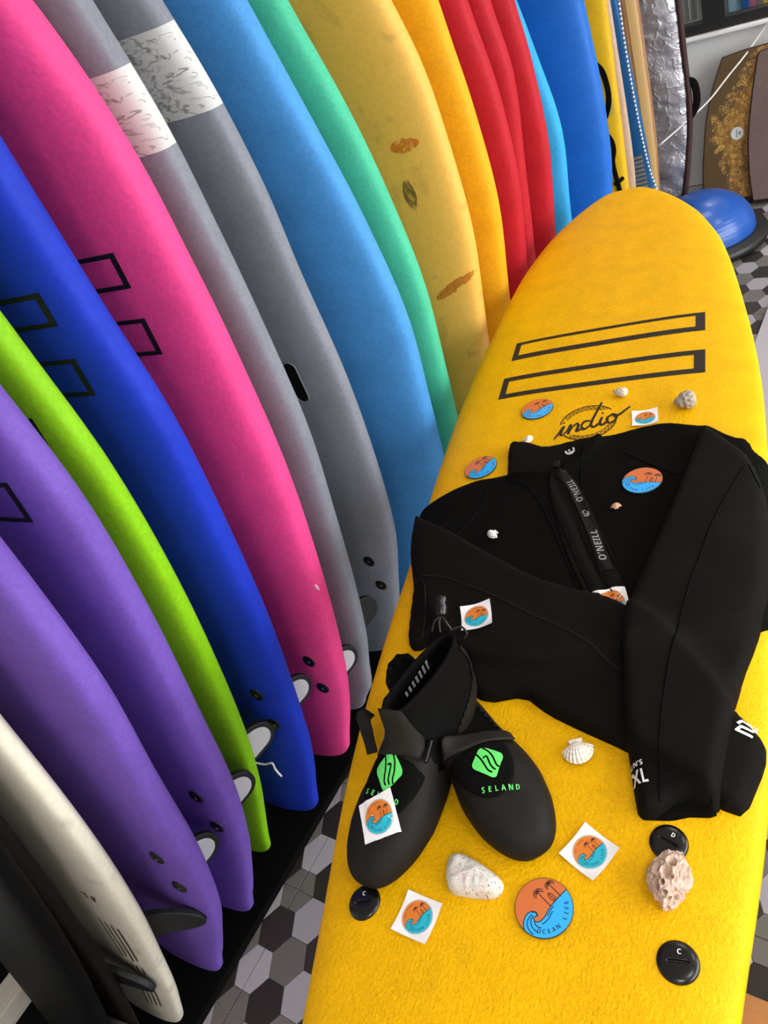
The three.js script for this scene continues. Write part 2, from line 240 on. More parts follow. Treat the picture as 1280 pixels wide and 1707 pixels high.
const BOARDS = {
  white: [0.02, -0.15, 0.055, -1.235, 0.08, 0.10, 1.8, [.165, .176, .191, .214, .230, .254, .263, .252, .248, .235, .21, .17, .11, 0, 0, 0]],
  purp1: [-0.093, -0.248, 0.075, -1.215, 0.120, 0.05, 1.97, [.150, .154, .179, .208, .242, .260, .255, .268, .250, .235, .212, .177, .131, .053, 0, 0]],
  purp2: [-0.212, -0.360, 0.075, -1.210, 0.100, 0.05, 1.97, [.135, .139, .162, .188, .218, .244, .249, .261, .262, .238, .214, .182, .138, .062, 0, 0]],
  green: [-0.332, -0.430, 0.060, -1.220, 0.100, 0.05, 1.97, [.100, .108, .124, .148, .177, .208, .233, .248, .246, .222, .196, .162, .116, .038, 0, 0]],
  blue: [-0.450, -0.535, 0.080, -1.200, 0.080, 0.07, 2.10, [.142, .147, .161, .185, .207, .227, .250, .260, .263, .244, .230, .216, .193, .144, .076, 0]],
  pink: [-0.595, -0.670, 0.085, -1.200, 0.080, 0.07, 1.97, [.138, .142, .160, .187, .214, .240, .265, .281, .279, .272, .258, .215, .140, .031, 0, 0]],
  grey1: [-0.721, -0.775, 0.070, -1.220, 0.080, 0.06, 1.97, [.129, .133, .169, .187, .212, .234, .255, .272, .265, .255, .240, .205, .169, .107, .025, 0]],
  grey2: [-0.900, -0.940, 0.070, -1.250, 0.070, 0.10, 1.97, [.156, .161, .181, .204, .231, .268, .283, .282, .264, .256, .231, .189, .146, .075, 0, 0]],
  lblue: [-1.080, -1.130, 0.085, -1.120, -0.060, 0.10, 2.10, [.161, .166, .179, .195, .213, .237, .268, .296, .288, .270, .249, .227, .196, .137, .059, 0]],
  teal: [-1.210, -1.260, 0.075, -1.130, -0.060, 0.10, 1.97, [.151, .155, .168, .182, .199, .222, .251, .277, .273, .259, .232, .204, .168, .102, 0, 0]],
  ypale: [-1.440, -1.490, 0.085, -1.180, 0.000, 0.10, 1.97, [.153, .158, .171, .185, .202, .226, .255, .282, .282, .271, .236, .201, .157, .081, 0, 0]],
  yell2: [-1.580, -1.625, 0.080, -1.180, 0.000, 0.10, 2.10, [.156, .160, .173, .188, .206, .229, .259, .287, .285, .273, .260, .238, .206, .144, .063, 0]],
  red1: [-1.700, -1.745, 0.080, -1.180, 0.000, 0.10, 2.10, [.157, .162, .175, .190, .207, .231, .261, .289, .290, .272, .255, .228, .190, .122, .034, 0]],
  red2: [-1.800, -1.840, 0.080, -1.180, 0.000, 0.10, 2.10, [.154, .159, .170, .182, .197, .217, .242, .266, .288, .273, .258, .233, .198, .133, .048, 0]],
  red3: [-1.905, -1.945, 0.080, -1.180, 0.000, 0.10, 2.10, [.158, .163, .175, .191, .208, .232, .262, .290, .290, .277, .264, .242, .208, .146, .065, 0]],
  cyan: [-2.020, -2.060, 0.075, -1.130, -0.050, 0.10, 1.97, [.149, .153, .166, .180, .197, .219, .247, .274, .254, .234, .214, .186, .146, .075, 0, 0]],
  blue2: [-2.240, -2.280, 0.100, -1.160, 0.000, 0.10, 2.10, [.164, .169, .185, .204, .226, .256, .294, .301, .292, .284, .267, .239, .199, .129, .039, 0]],
  brown: [0.085, -0.085, 0.05, -1.25, 0.09, 0.08, 1.8, [.145, .15, .158, .171, .184, .194, .208, .235, .25, .24, .21, .17, .11, 0, 0, 0]],
  black: [0.14, -0.07, 0.05, -1.25, 0.09, 0.08, 1.8, [.13, .14, .155, .175, .195, .22, .245, .265, .27, .26, .23, .19, .13, 0, 0, 0]],
};
function board(key, label, material, o = {}) {
  const s = shape(BOARDS[key]);
  const root = thing(o.name ?? 'surfboard', label, 'surfboard', s.pos, 0, o.group);
  part('board_body', hullGeo(s, o), material, root);
  return [root, s];
}
{ // white hard board
  const [r, s] = board('white', 'glossy off white hard surfboard with thin black lines, in front of the purple boards', foam('#e6ddcb', { worn: true, rough: 0.28, bump: 0.0002 }));
  const lines = []; for (let i = 0; i < 4; i++) for (const [y0, y1] of [[0.432 - 0.004 * i, 0.30 + 0.01 * (i % 2)], [0.285, 0.262], [0.235 - 0.008 * i, 0.10 + 0.01 * i]]) lines.push(grid(1, 14, (p, t) => { const y = lerp(y0, y1, t); return s.face(hermite([0, 0.08, 0.2, 0.31, 0.443, 0.6], [0.10, 0.125, 0.158, 0.176, 0.192, 0.20], y) + 0.0135 * (i - 1.5) - 0.0032 * p, y, 0.0016); }));
  for (const l of lines) part('pin_line', l, M.ink, r);
  const tx = canvasTex(256, 128, (x, w, h) => { x.clearRect(0, 0, w, h); x.fillStyle = '#1a1714'; x.font = 'bold 92px sans-serif'; x.fillText("6'", 120, 100); x.fillRect(10, 34, 74, 12); x.fillRect(34, 64, 50, 10); x.fillRect(40, 84, 44, 8); });
  part('size_mark', facePatch(s, [[0.172, 0.485], [0.222, 0.487], [0.222, 0.518], [0.172, 0.516]], 10, 4).clone(), new THREE.MeshPhysicalMaterial({ map: tx, transparent: true, roughness: 0.5, side: THREE.DoubleSide }), r);
  const g = r.children[r.children.length - 1].geometry; { const u = g.attributes.uv; for (let i = 0; i < u.count; i++) u.setXY(i, u.getX(i) / 2, u.getY(i) / 0.4); }
  fin(r, s, 0.165, 0.33, 0, -0.95);
}
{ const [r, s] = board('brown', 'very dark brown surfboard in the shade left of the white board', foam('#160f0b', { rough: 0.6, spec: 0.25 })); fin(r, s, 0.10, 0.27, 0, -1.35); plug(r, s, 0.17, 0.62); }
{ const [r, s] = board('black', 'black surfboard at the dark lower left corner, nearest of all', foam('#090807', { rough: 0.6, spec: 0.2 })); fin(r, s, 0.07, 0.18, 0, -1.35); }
{
  const purple = foam('#7a58bd', { leather: false });
  let [r, s] = board('purp1', 'purple soft surfboard standing next to the white board', purple);
  plug(r, s, 0.204, 0.479); plug(r, s, 0.216, 0.398); fin(r, s, 0.19, 0.385);
  [r, s] = board('purp2', 'purple soft surfboard with a black box print, next to the lime green board', purple);
  plug(r, s, 0.187, 0.46); plug(r, s, 0.196, 0.374); fin(r, s, 0.19, 0.39); part('print', frameBar(s, 1.048, 1.11, 0.203, 0.03), M.ink, r, 'black hollow box print');
  [r, s] = board('green', 'lime green soft surfboard between the purple and the royal blue boards', foam('#8fd208'));
  fin(r, s, 0.18, 0.40); part('print', frameBar(s, 1.10, 1.15, 0.196), M.ink, r);
  const cd = tube([[0.16, 0.305, -0.07], [0.185, 0.292, -0.08], [0.205, 0.298, -0.085], [0.206, 0.28, -0.082], [0.213, 0.262, -0.08]], 0.0022, 30, 6); part('leash_cord', cd, M.cord, r, 'short white leash cord');
  [r, s] = board('blue', 'royal blue soft surfboard with two black box prints, beside the pink board', foam('#1637c4'));
  plug(r, s, 0.174, 0.471); plug(r, s, 0.176, 0.381); fin(r, s, 0.18, 0.397);
  part('print', frameBar(s, 1.219, 1.264, 0.2), M.ink, r, 'black hollow box print'); part('print', frameBar(s, 1.117, 1.173, 0.195), M.ink, r, 'black hollow box print');
  [r, s] = board('pink', 'hot pink soft surfboard standing between the royal blue and grey boards', foam('#fb4a93'));
  plug(r, s, 0.176, 0.40); plug(r, s, 0.177, 0.313); fin(r, s, 0.18, 0.319);
  part('print', frameBar(s, 1.198, 1.249, 0.193), M.ink, r, 'black hollow box print'); part('print', frameBar(s, 1.095, 1.153, 0.188), M.inkFaded, r, 'faded dark box print');
  { const chip = new THREE.IcosahedronGeometry(0.0065, 1); chip.scale(0.8, 1.3, 0.5); const c = part('torn_foam', chip, mat('#f3a9bd', 0.9), r, 'torn foam edge'); c.position.set(...s.face(0.245, 0.60, 0.0)); c.position.x += 0.014; c.position.z -= 0.012; }
}
{
  const grey = foam('#8b8e98', { bump: 0.0003, rough: 0.5 });
  const scuff = canvasTex(512, 512, (x, w, h) => { x.fillStyle = '#d0cecb'; x.fillRect(0, 0, w, h); for (let i = 0; i < 420; i++) { const k = 0.35 + 0.6 * rnd(), cx = w * (0.55 + 0.45 * k * rnd()), cy = h * rnd(); x.strokeStyle = `rgba(${112},${110},${108},${0.15 + 0.5 * rnd()})`; x.lineWidth = 2 + 11 * rnd() * rnd(); x.beginPath(); x.moveTo(cx, cy); x.quadraticCurveTo(cx + 22 * (rnd() - 0.2), cy + 30 * (rnd() - 0.3), cx + 30 * (rnd() - 0.3), cy + 55 * (rnd() - 0.2)); x.stroke(); } });
  const bandMat = new THREE.MeshPhysicalMaterial({ map: scuff, roughness: 0.55, side: THREE.DoubleSide });
  function band(r, s, y0, y1, slant) {
    const geo = grid(60, 14, (a, b) => { const t = -1 + 2.16 * a, tt = t > 1 ? 1 : t, p = Math.sign(t) * Math.pow(Math.min(Math.abs(tt), 1), 1); const lat = 0.995 * p, extra = t > 1 ? (t - 1) / 0.16 : 0; const yy = lerp(y0, y1, b) + slant * lat * s.w(y0); const w = s.w(yy); const ang = Math.PI / 2 * (1 - extra * 1.7); const rr = Math.acos(Math.pow(clamp(Math.abs(lat), 0, 1), NP / 2)); const q = t > 1 ? Math.sin(rr * (1 - 2 * extra)) : Math.sin(rr), c = t > 1 ? Math.cos(rr * (1 - 2 * extra)) : lat >= 0 ? Math.cos(rr) : -Math.cos(rr); const lx = pw(c, 2 / NP), lz = pw(q, 2 / NP); return [s.sl * yy + (w + 0.0009) * lx, yy, s.zb(yy) + (s.th(yy) + 0.0009) * lz]; }, (a, b) => [a, b]);
    part('band', geo, bandMat, r, 'white band with grey scuff marks');
  }
  let [r, s] = board('grey1', 'grey soft surfboard with a scuffed white band, directly beside the pink board', grey); band(r, s, 1.335, 1.437, -0.05); fin(r, s, 0.19, 0.342, 0, 'plain');
  [r, s] = board('grey2', 'grey soft surfboard with scuffed white band and black carry slot, beside the sky blue board', grey); band(r, s, 1.333, 1.451, -0.04); plug(r, s, 0.193, 0.379); plug(r, s, 0.197, 0.298);
  const sl = new THREE.Shape(); const W = 0.0135, Hh = 0.043; sl.absarc(0, Hh - W, W, 0, Math.PI); sl.absarc(0, -Hh + W, W, Math.PI, 2 * Math.PI); sl.closePath();
  const sg = new THREE.ExtrudeGeometry(sl, { depth: 0.004, bevelEnabled: false, curveSegments: 12 });
  const m = part('carry_slot', sg, M.blackMatt, r, 'black carry slot'); const p = s.face(0.193, 0.855, -0.002), q = s.face(0.203, 0.855, -0.002); m.position.set(...p); m.rotation.set(0, -Math.atan2(q[2] - p[2], 0.01), -0.02);
  const rim = tube(Array.from({ length: 40 }, (_, i) => { const t = i / 40, P = sl.getPointAt(t); return [P.x * 1.06, P.y * 1.02, 0.004]; }), 0.0014, 80, 6, true); part('slot_rim', rim, grey, m);
  [r, s] = board('lblue', 'sky blue soft surfboard standing between the grey and mint green boards', foam('#4f9fe6', { bump: 0.0005 }));
  [r, s] = board('teal', 'mint green soft surfboard between the sky blue and faded yellow boards', foam('#4fca9f', { bump: 0.0005 }));
  [r, s] = board('ypale', 'faded yellow surfboard with orange repair stains, beside the mint green board', foam('#f7bd58', { bump: 0.0004, rough: 0.5, worn: true }));
  const stain = (seed, col, el) => new THREE.MeshPhysicalMaterial({ map: canvasTex(256, 128, (x, w, h) => { x.clearRect(0, 0, w, h); for (let i = 0; i < 420; i++) { const a = hash(i, seed), b = hash(i, seed, 5), rr = 2 + 9 * hash(i, seed, 9); const cx = w * (0.1 + 0.8 * a), cy = h * (0.5 + (b - 0.5) * el * Math.sqrt(Math.max(0, 1 - Math.pow(2 * a - 1, 2)))); x.fillStyle = col; x.globalAlpha = 0.12 + 0.3 * hash(i, seed, 13); x.beginPath(); x.arc(cx, cy, rr, 0, 7); x.fill(); } }), transparent: true, roughness: 0.6, side: THREE.DoubleSide });
  const full = g => { const u = g.attributes.uv; for (let i = 0; i < u.count; i++) u.setXY(i, u.getX(i) / 2, u.getY(i) / 0.4); return g; };
  part('repair_stain', full(facePatch(s, [[0.165, 1.045], [0.245, 1.05], [0.245, 1.085], [0.165, 1.085]])), stain(1, '#d9780e', 0.7), r, 'orange repair stain');
  part('repair_stain', full(facePatch(s, [[0.16, 0.685], [0.282, 0.745], [0.282, 0.79], [0.16, 0.745]])), stain(2, '#c8771c', 0.4), r, 'orange repair stain');
  part('scuff_mark', full(facePatch(s, [[0.165, 0.93], [0.2, 0.93], [0.2, 1.0], [0.165, 1.0]])), stain(3, '#6f5a2a', 0.9), r, 'dark scuff mark');
  board('yell2', 'bright yellow soft surfboard between the faded yellow and red boards', foam('#f8b614'));
  const red = foam('#c61a2a', { bump: 0.0012 });
  board('red1', 'red soft surfboard right beside the bright yellow board, first of three', red);
  board('red2', 'red soft surfboard in the middle of three red boards', red);
  board('red3', 'red soft surfboard beside the bright cyan board, last of three', red);
  board('cyan', 'bright cyan soft surfboard showing as a narrow strip beside the red boards', foam('#38b0ee'));
  board('blue2', 'large cobalt blue surfboard standing behind the nose of the lying yellow board', foam('#1f6fd0', { rough: 0.45, bump: 0.0005 }));
}

// ---------------------------------------------------------------- far end of the row
const FB = (zt, zm, T, xc, sl, L, hw) => shape([zt, zm, T, xc, sl, 0.12, L, hw]);
const evenW = (a, tail = 0.7, top = 0.85) => YS.map((y, i) => a * (y < 0.5 ? lerp(tail, 1, Math.pow(y / 0.5, 0.7)) : y < 1.3 ? 1 : lerp(1, top * 0.4, (y - 1.3) / 1.1)));
function ribbon(pts, w, t, n = 40) {           // flat strap along a curve, pts [x, y, z], width in the face plane
  const c = new THREE.CatmullRomCurve3(pts.map(p => new THREE.Vector3(...p)));
  return grid(4, n, (a, b) => { const p = c.getPoint(b), g = c.getTangent(b), nx = -g.y, ny = g.x, l = Math.hypot(nx, ny) || 1, s = [-0.5, -0.5, 0.5, 0.5, -0.5][Math.round(a * 4)], d = [0, 1, 1, 0, 0][Math.round(a * 4)]; return [p.x + nx / l * w * s, p.y + ny / l * w * s, p.z + d * t]; });
}
{
  let s = FB(-2.56, -2.60, 0.07, -1.211, 0.025, 2.0, evenW(0.262, 0.9, 0.9));
  let r = thing('rescue_board', 'yellow board with black carry straps, behind the cobalt blue board', 'surfboard', s.pos);
  part('board_body', hullGeo(s), foam('#eab812', { rough: 0.5, bump: 0.0004 }), r);
  const F = (lat, y, o = 0.004) => s.face(lat, y, o);
  const G = (lat, y, o = 0.006) => { const p = s.face(Math.min(lat, 0.24), y, 0.004); return [s.sl * y + lat, y, p[2] + o]; };
  part('carry_strap', ribbon([G(0.215, 0.86, 0), G(0.236, 0.838, 0.012), G(0.248, 0.80, 0.02), G(0.25, 0.765, 0.02), G(0.243, 0.735, 0.014), G(0.225, 0.70, 0)], 0.017, 0.003), M.blackMatt, r);
  part('carry_strap', ribbon([G(0.215, 0.66, 0), G(0.238, 0.63, 0.012), G(0.242, 0.60, 0.014), G(0.233, 0.565, 0.01), G(0.234, 0.52, 0.004), G(0.243, 0.44, 0)], 0.015, 0.003), M.blackMatt, r);
  part('cross_strap', ribbon([G(0.225, 0.487, 0.001), G(0.243, 0.495, 0.001), G(0.256, 0.503, -0.004)], 0.012, 0.002, 10), M.blackMatt, r);
  part('faded_print', facePatch(s, [[0.20, 0.69], [0.252, 0.70], [0.25, 0.75], [0.20, 0.75]], 8, 4), mat('#b7a12e', 0.6), r, 'faded greenish print');
  s = FB(-2.70, -2.73, 0.05, -1.206, -0.008, 1.95, evenW(0.255, 0.72, 0.9));
  r = thing('surfboard', 'thin pinkish beige board edge between the yellow strapped board and the dark blue board', 'surfboard', s.pos);
  part('board_body', hullGeo(s), foam('#cfae96', { rough: 0.4, bump: 0.0002 }), r);
  s = FB(-2.83, -2.86, 0.05, -1.176, -0.07, 1.95, evenW(0.262, 0.9, 0.95));
  r = thing('surfboard', 'dark blue board with a textured grey grip patch, behind a dotted white cord', 'surfboard', s.pos);
  part('board_body', hullGeo(s), foam('#1c5a92', { rough: 0.4, bump: 0.0003 }), r);
  part('grip_patch', merge(Array.from({ length: 9 }, (_, i) => facePatch(s, [[0.20, 0.335 + i * 0.015], [0.244, 0.338 + i * 0.015], [0.244, 0.348 + i * 0.015], [0.20, 0.345 + i * 0.015]], 8, 2, 0.003))), mat('#7d7667', 0.9), r, 'grey textured grip patch');
  s = FB(-3.04, -3.08, 0.06, -1.235, -0.015, 1.95, evenW(0.262, 0.85, 0.95));
  r = thing('surfboard', 'wooden surfboard with a paler edge stripe, between the dark blue board and the silver bag', 'surfboard', s.pos);
  const wood = dataTex(256, (u, v) => { const g = 0.5 + 0.5 * Math.sin((u * 10 + 0.5 * oct(u, v, 3, 3, 41)) * 12); const k = 0.75 + 0.2 * g + 0.1 * oct(u, v, 30, 2, 43); return [0.72 * k, 0.50 * k, 0.32 * k]; }, true);
  M.wood = new THREE.MeshPhysicalMaterial({ map: wood, roughness: 0.45, side: THREE.DoubleSide });
  part('board_body', hullGeo(s), M.wood, r);
  part('edge_stripe', grid(8, 60, (a, b) => { const y = lerp(0.12, 1.7, b); return s.face(s.w(y) * lerp(0.86, 0.985, a), y, 0.0012); }), mat('#cda66a', 0.45), r, 'pale wood edge stripe');
  for (const [l, y] of [[0.185, 0.93], [0.20, 0.70]]) { const c = part('clamp_pad', rbox(0.03, 0.05, 0.012, 0.004), mat('#8c8a88', 0.4), r, 'small grey pad'); c.position.set(...s.face(l, y, 0.004)); }
  // dotted rope hanging in front of the dark blue board
  const ropePts = [[-0.95, 1.25, -2.785], [-0.9518, 0.986, -2.785], [-0.953, 0.848, -2.785], [-0.949, 0.70, -2.785], [-0.940, 0.54, -2.785], [-0.928, 0.433, -2.785], [-0.913, 0.362, -2.785], [-0.89, 0.18, -2.785], [-0.885, 0.004, -2.785]];
  r = thing('rope', 'thin white and blue dotted cord hanging in front of the dark blue board', 'cord');
  const dots = dataTex(64, (u, v) => (Math.floor(u * 2) % 2 ? [0.92, 0.94, 0.95] : [0.28, 0.45, 0.62]), true); dots.repeat.set(90, 1); dots.magFilter = THREE.NearestFilter;
  part('cord_strand', tube(ropePts, 0.0034, 160, 8), new THREE.MeshStandardMaterial({ map: dots, roughness: 0.8 }), r);
  // silver padded board bag
  s = FB(-3.24, -3.30, 0.10, -1.175, -0.005, 1.95, YS.map(y => 0.262 * (y < 0.45 ? Math.pow(Math.max(0.0001, y / 0.45), 0.18) : y < 1.2 ? 1 - 0.03 * (y - 0.45) : 0.977 - 0.5 * (y - 1.2))));
  r = thing('board_bag', 'silver crinkled surfboard bag with dark maroon piping standing against the far wall', 'bag', s.pos);
  const crink = (x, y, q) => { const p = y * 0.9 - x * 0.5 + 0.05 * noise2(x * 9, y * 9), d = x * 0.9 + y * 0.5, f = Math.abs(noise2(p * 24, d * 7) - 0.5) + 0.6 * Math.abs(noise2(p * 52 + 9, d * 15) - 0.5); return (f - 0.35) * 0.034 * clamp(Math.abs(q) * 2, 0, 1); };
  const silverBump = dataTex(512, (u, v) => { const a = Math.abs(2 * oct(u, v, 5, 4, 51) - 1), b = Math.abs(2 * oct(u, v, 9, 4, 57) - 1); return 1 - Math.sqrt(Math.min(a, b)); });
  part('bag_shell', hullGeo(s, { n: 170, warp: crink }), new THREE.MeshPhysicalMaterial({ color: lin('#aeabb1'), metalness: 0.7, roughness: 0.38, bumpMap: silverBump, bumpScale: 0.0035, side: THREE.DoubleSide }), r);
  const edge = (off, y) => { const p = s.face(s.w(y) - 0.001, y, 0); return [p[0] + off, y, s.zb(y) + 0.01]; };
  const maroon = mat('#3a1d1c', 0.7);
  part('piping', tube(Array.from({ length: 26 }, (_, i) => edge(0.006, 0.03 + i * 0.055)), 0.011, 120, 8), maroon, r, 'dark maroon piping');
  part('bag_hem', tube([[-0.02, 0.012, 0.04], [0.10, 0.012, 0.045], [0.19, 0.02, 0.04], edge(0.0, 0.05)], 0.014, 40, 8), M.blackMatt, r, 'black bottom hem');
  part('carry_handle', ribbon([edge(0.005, 0.555), [edge(0, 0.55)[0] + 0.026, 0.545, s.zb(0.55) + 0.01], [edge(0, 0.52)[0] + 0.034, 0.52, s.zb(0.5) + 0.01], [edge(0, 0.48)[0] + 0.033, 0.475, s.zb(0.5) + 0.01], [edge(0, 0.45)[0] + 0.022, 0.445, s.zb(0.5) + 0.01], edge(0.005, 0.425)], 0.026, 0.006, 30), M.blackMatt, r, 'black carry handle');
  // pale cord from the wall down to the bag
  const c = thing('cord', 'thin white cord running diagonally from the upper wall down to the silver bag', 'cord');
  part('cord_strand', tube([[-0.64, 0.68, -3.69], [-0.708, 0.600, -3.685], [-0.771, 0.531, -3.61], [-0.826, 0.485, -3.52], [-0.879, 0.439, -3.44], [-0.922, 0.427, -3.30], [-0.984, 0.415, -3.12], [-1.03, 0.38, -3.15], [-1.05, 0.30, -3.19]], 0.0032, 80, 8), M.cord, c);
}
// two bodyboards leaning on the far wall
function bodyboard(label, x, z, H, outline, deckMat, edgeMat, rim) {
  const lean = Math.atan2(-3.66 - z, H);
  const t = thing('bodyboard', label, 'bodyboard', [x, 0.012, z]); 
  const sh = new THREE.Shape(); outline.forEach(([u, v], i) => i ? sh.lineTo(u, v) : sh.moveTo(u, v)); sh.closePath();
  const g = new THREE.ExtrudeGeometry(sh, { depth: 0.03, bevelEnabled: true, bevelThickness: 0.006, bevelSize: 0.006, bevelSegments: 3 }); g.rotateX(lean);
  part('board_body', g, edgeMat, t);
  const d = new THREE.ShapeGeometry(sh, 8); d.translate(0, 0, 0.0368); d.rotateX(lean); const u = d.attributes.uv; part('deck_sheet', d, deckMat, t, rim);
  return [t, lean];
}
function curvePts(ctrl, n = 40) { const c = new THREE.CatmullRomCurve3(ctrl.map(([a, b]) => new THREE.Vector3(a, b, 0)), false, 'centripetal'); return c.getPoints(n).map(p => [p.x, p.y]); }
{
  const damask = canvasTex(1024, 1536, (x, w, h) => {
    x.fillStyle = '#5c4629'; x.fillRect(0, 0, w, h);
    for (let i = 0; i < 260; i++) { x.fillStyle = `rgba(40,28,14,${0.15 * rnd()})`; const yy = rnd() * w; x.fillRect(yy, 0, 1 + 3 * rnd(), h); }
    x.fillStyle = '#7d5a26'; x.beginPath(); x.moveTo(w * 0.80, 0); x.quadraticCurveTo(w * 0.7, h * 0.22, w * 0.42, h * 0.42); x.quadraticCurveTo(w * 0.2, h * 0.5, w * 0.22, h * 0.58); x.quadraticCurveTo(w * 0.45, h * 0.7, w * 0.5, h); x.lineTo(w, h); x.lineTo(w, 0); x.fill();
    x.strokeStyle = '#d8a552'; x.lineCap = 'round';
    const curl = (cx, cy, r, a, d) => { x.beginPath(); for (let t = 0; t < 26; t++) { const k = t / 26, rr = r * (1 - k), an = a + d * k * 8; x.lineTo(cx + rr * Math.cos(an), cy + rr * Math.sin(an)); } x.stroke(); };
    for (let i = 0; i < 1100; i++) { const v = rnd(), u = rnd(), lim = v < 0.42 ? 0.80 - 1.25 * v : v < 0.58 ? 0.18 : 0.18 + 0.7 * (v - 0.58); if (u < lim) continue; x.lineWidth = 2 + 5 * rnd(); x.globalAlpha = 0.35 + 0.6 * rnd(); const cx = u * w, cy = v * h, r = 10 + 26 * rnd(), a = rnd() * 7; curl(cx, cy, r, a, rnd() < 0.5 ? 1 : -1); if (rnd() < 0.4) { x.beginPath(); x.ellipse(cx + r, cy, r * 0.55, r * 0.2, a, 0, 7); x.stroke(); } }
    for (const [u, v] of [[0.75, 0.3], [0.62, 0.52], [0.72, 0.72], [0.66, 0.9]]) for (let k = 0; k < 5; k++) { x.globalAlpha = 0.8; x.lineWidth = 5; x.beginPath(); x.ellipse(u * w, v * h, 16 + k * 14, 34 + k * 20, 0, 0, 7); x.stroke(); }
    x.globalAlpha = 1; 
  });
  damask.repeat.set(1 / 0.30, 1 / 0.58); damask.offset.set(0.30, 0.01); damask.wrapS = damask.wrapT = THREE.ClampToEdgeWrapping;
  const mk = [[0.02, 0.0], [-0.05, 0.0], ...curvePts([[-0.06, 0.02], [-0.068, 0.10], [-0.062, 0.208], [-0.051, 0.321], [-0.026, 0.427], [0.012, 0.532]]), [0.10, 0.543], [0.20, 0.545], ...curvePts([[0.225, 0.5], [0.245, 0.36], [0.25, 0.25], [0.235, 0.1], [0.215, 0.0]])];
  const [t, lean] = bodyboard('brown bodyboard with a golden scroll pattern leaning on the far wall', -0.875, -3.475, 0.56, mk, new THREE.MeshPhysicalMaterial({ map: damask, roughness: 0.5 }), mat('#2b1c12', 0.5), 'golden scroll pattern deck');
  const badge = canvasTex(128, 128, (x, w, h) => { x.fillStyle = '#cfd2cf'; x.fillRect(0, 0, w, h); x.fillStyle = '#7c8480'; x.fillRect(48, 26, 32, 26); x.fillRect(24, 64, 80, 10); });
  const bg = new THREE.CylinderGeometry(0.024, 0.024, 0.002, 28); bg.rotateX(Math.PI / 2); bg.translate(0.066, 0.25, 0.038); bg.rotateX(lean); part('badge', bg, new THREE.MeshStandardMaterial({ map: badge, roughness: 0.5 }), t, 'small round pale badge');
  const mk2 = [[0.04, 0.0], ...curvePts([[-0.082, 0.0], [-0.097, 0.10], [-0.103, 0.238], [-0.092, 0.388], [-0.074, 0.525]]), [-0.066, 0.537], [0.04, 0.55], [0.18, 0.55], [0.24, 0.5], [0.26, 0.25], [0.22, 0.0]];
  bodyboard('plain mauve brown bodyboard leaning on the far wall at the right picture edge', -0.655, -3.43, 0.60, mk2, mat('#6f5a56', 0.6, { map: blotch }), mat('#2e1a18', 0.5), 'mauve brown deck');
}
{ // half ball balance trainer
  const t = thing('balance_ball', 'shiny blue half ball balance trainer on a black round base', 'fitness ball', [-0.862, 0, -3.09]);
  const base = [[0, 0.0], [0.215, 0.0], [0.232, 0.01], [0.236, 0.028], [0.228, 0.046], [0.2, 0.052], [0.0, 0.052]].map(p => new THREE.Vector2(...p));
  part('base', new THREE.LatheGeometry(base, 72), mat('#161412', 0.45), t, 'black round base');
  const dome = []; for (let i = 0; i <= 48; i++) { const a = Math.PI / 2 * i / 48; const k = 1 + 0.006 * (Math.sin(i * 2.2) > 0.6 ? 1 : 0); dome.push(new THREE.Vector2(0.192 * Math.cos(a) * k, 0.05 + 0.16 * Math.sin(a))); }
  part('dome', new THREE.LatheGeometry(dome, 96), mat('#0b4da4', 0.32, { clearcoat: 0.25, clearcoatRoughness: 0.15 }), t, 'shiny blue dome');
}
{ // things behind the display window
  const mk = (label, x, w, z, hex, h = 0.9, tilt = 0) => { const sh = new THREE.Shape(); const pts = curvePts([[-w / 2, 0], [-w / 2, h * 0.35], [-w / 2 * 0.8, h * 0.8], [0, h], [w / 2 * 0.8, h * 0.8], [w / 2, h * 0.35], [w / 2, 0]], 40); pts.forEach(([a, b], i) => i ? sh.lineTo(a, b) : sh.moveTo(a, b)); sh.closePath(); const g = new THREE.ExtrudeGeometry(sh, { depth: 0.03, bevelEnabled: true, bevelThickness: 0.006, bevelSize: 0.006, bevelSegments: 2 }); const t = thing('display_board', label, 'board', [x, 0.586, z], tilt); part('board_body', g, foam(hex), t); };
  mk('black rounded board behind the left pane of the low window', -1.215, 0.18, -4.02, '#191817', 0.8);
  mk('pale blue grey board behind the right pane of the low window', -0.935, 0.145, -4.0, '#8fb0c4', 1.0);
  mk('slim blue board edge behind the window', -0.840, 0.022, -3.98, '#2460a8', 0.9);
  mk('slim pink board edge behind the window', -0.813, 0.016, -3.98, '#c65b86', 0.9);
  mk('grey brown board behind the window', -0.787, 0.024, -3.98, '#7c7069', 0.9);
  mk('yellow board edge behind the window', -0.758, 0.022, -3.98, '#d8b14a', 0.9);
  const cg = grid(60, 4, (a, b) => [-1.13 + 0.12 * a, 0.586 + 1.0 * b, -4.06 + 0.018 * Math.sin(a * 22)]); tag(struct('curtain', cg, mat('#d9d2cc', 0.9)), 'white curtain fold behind the window');
}

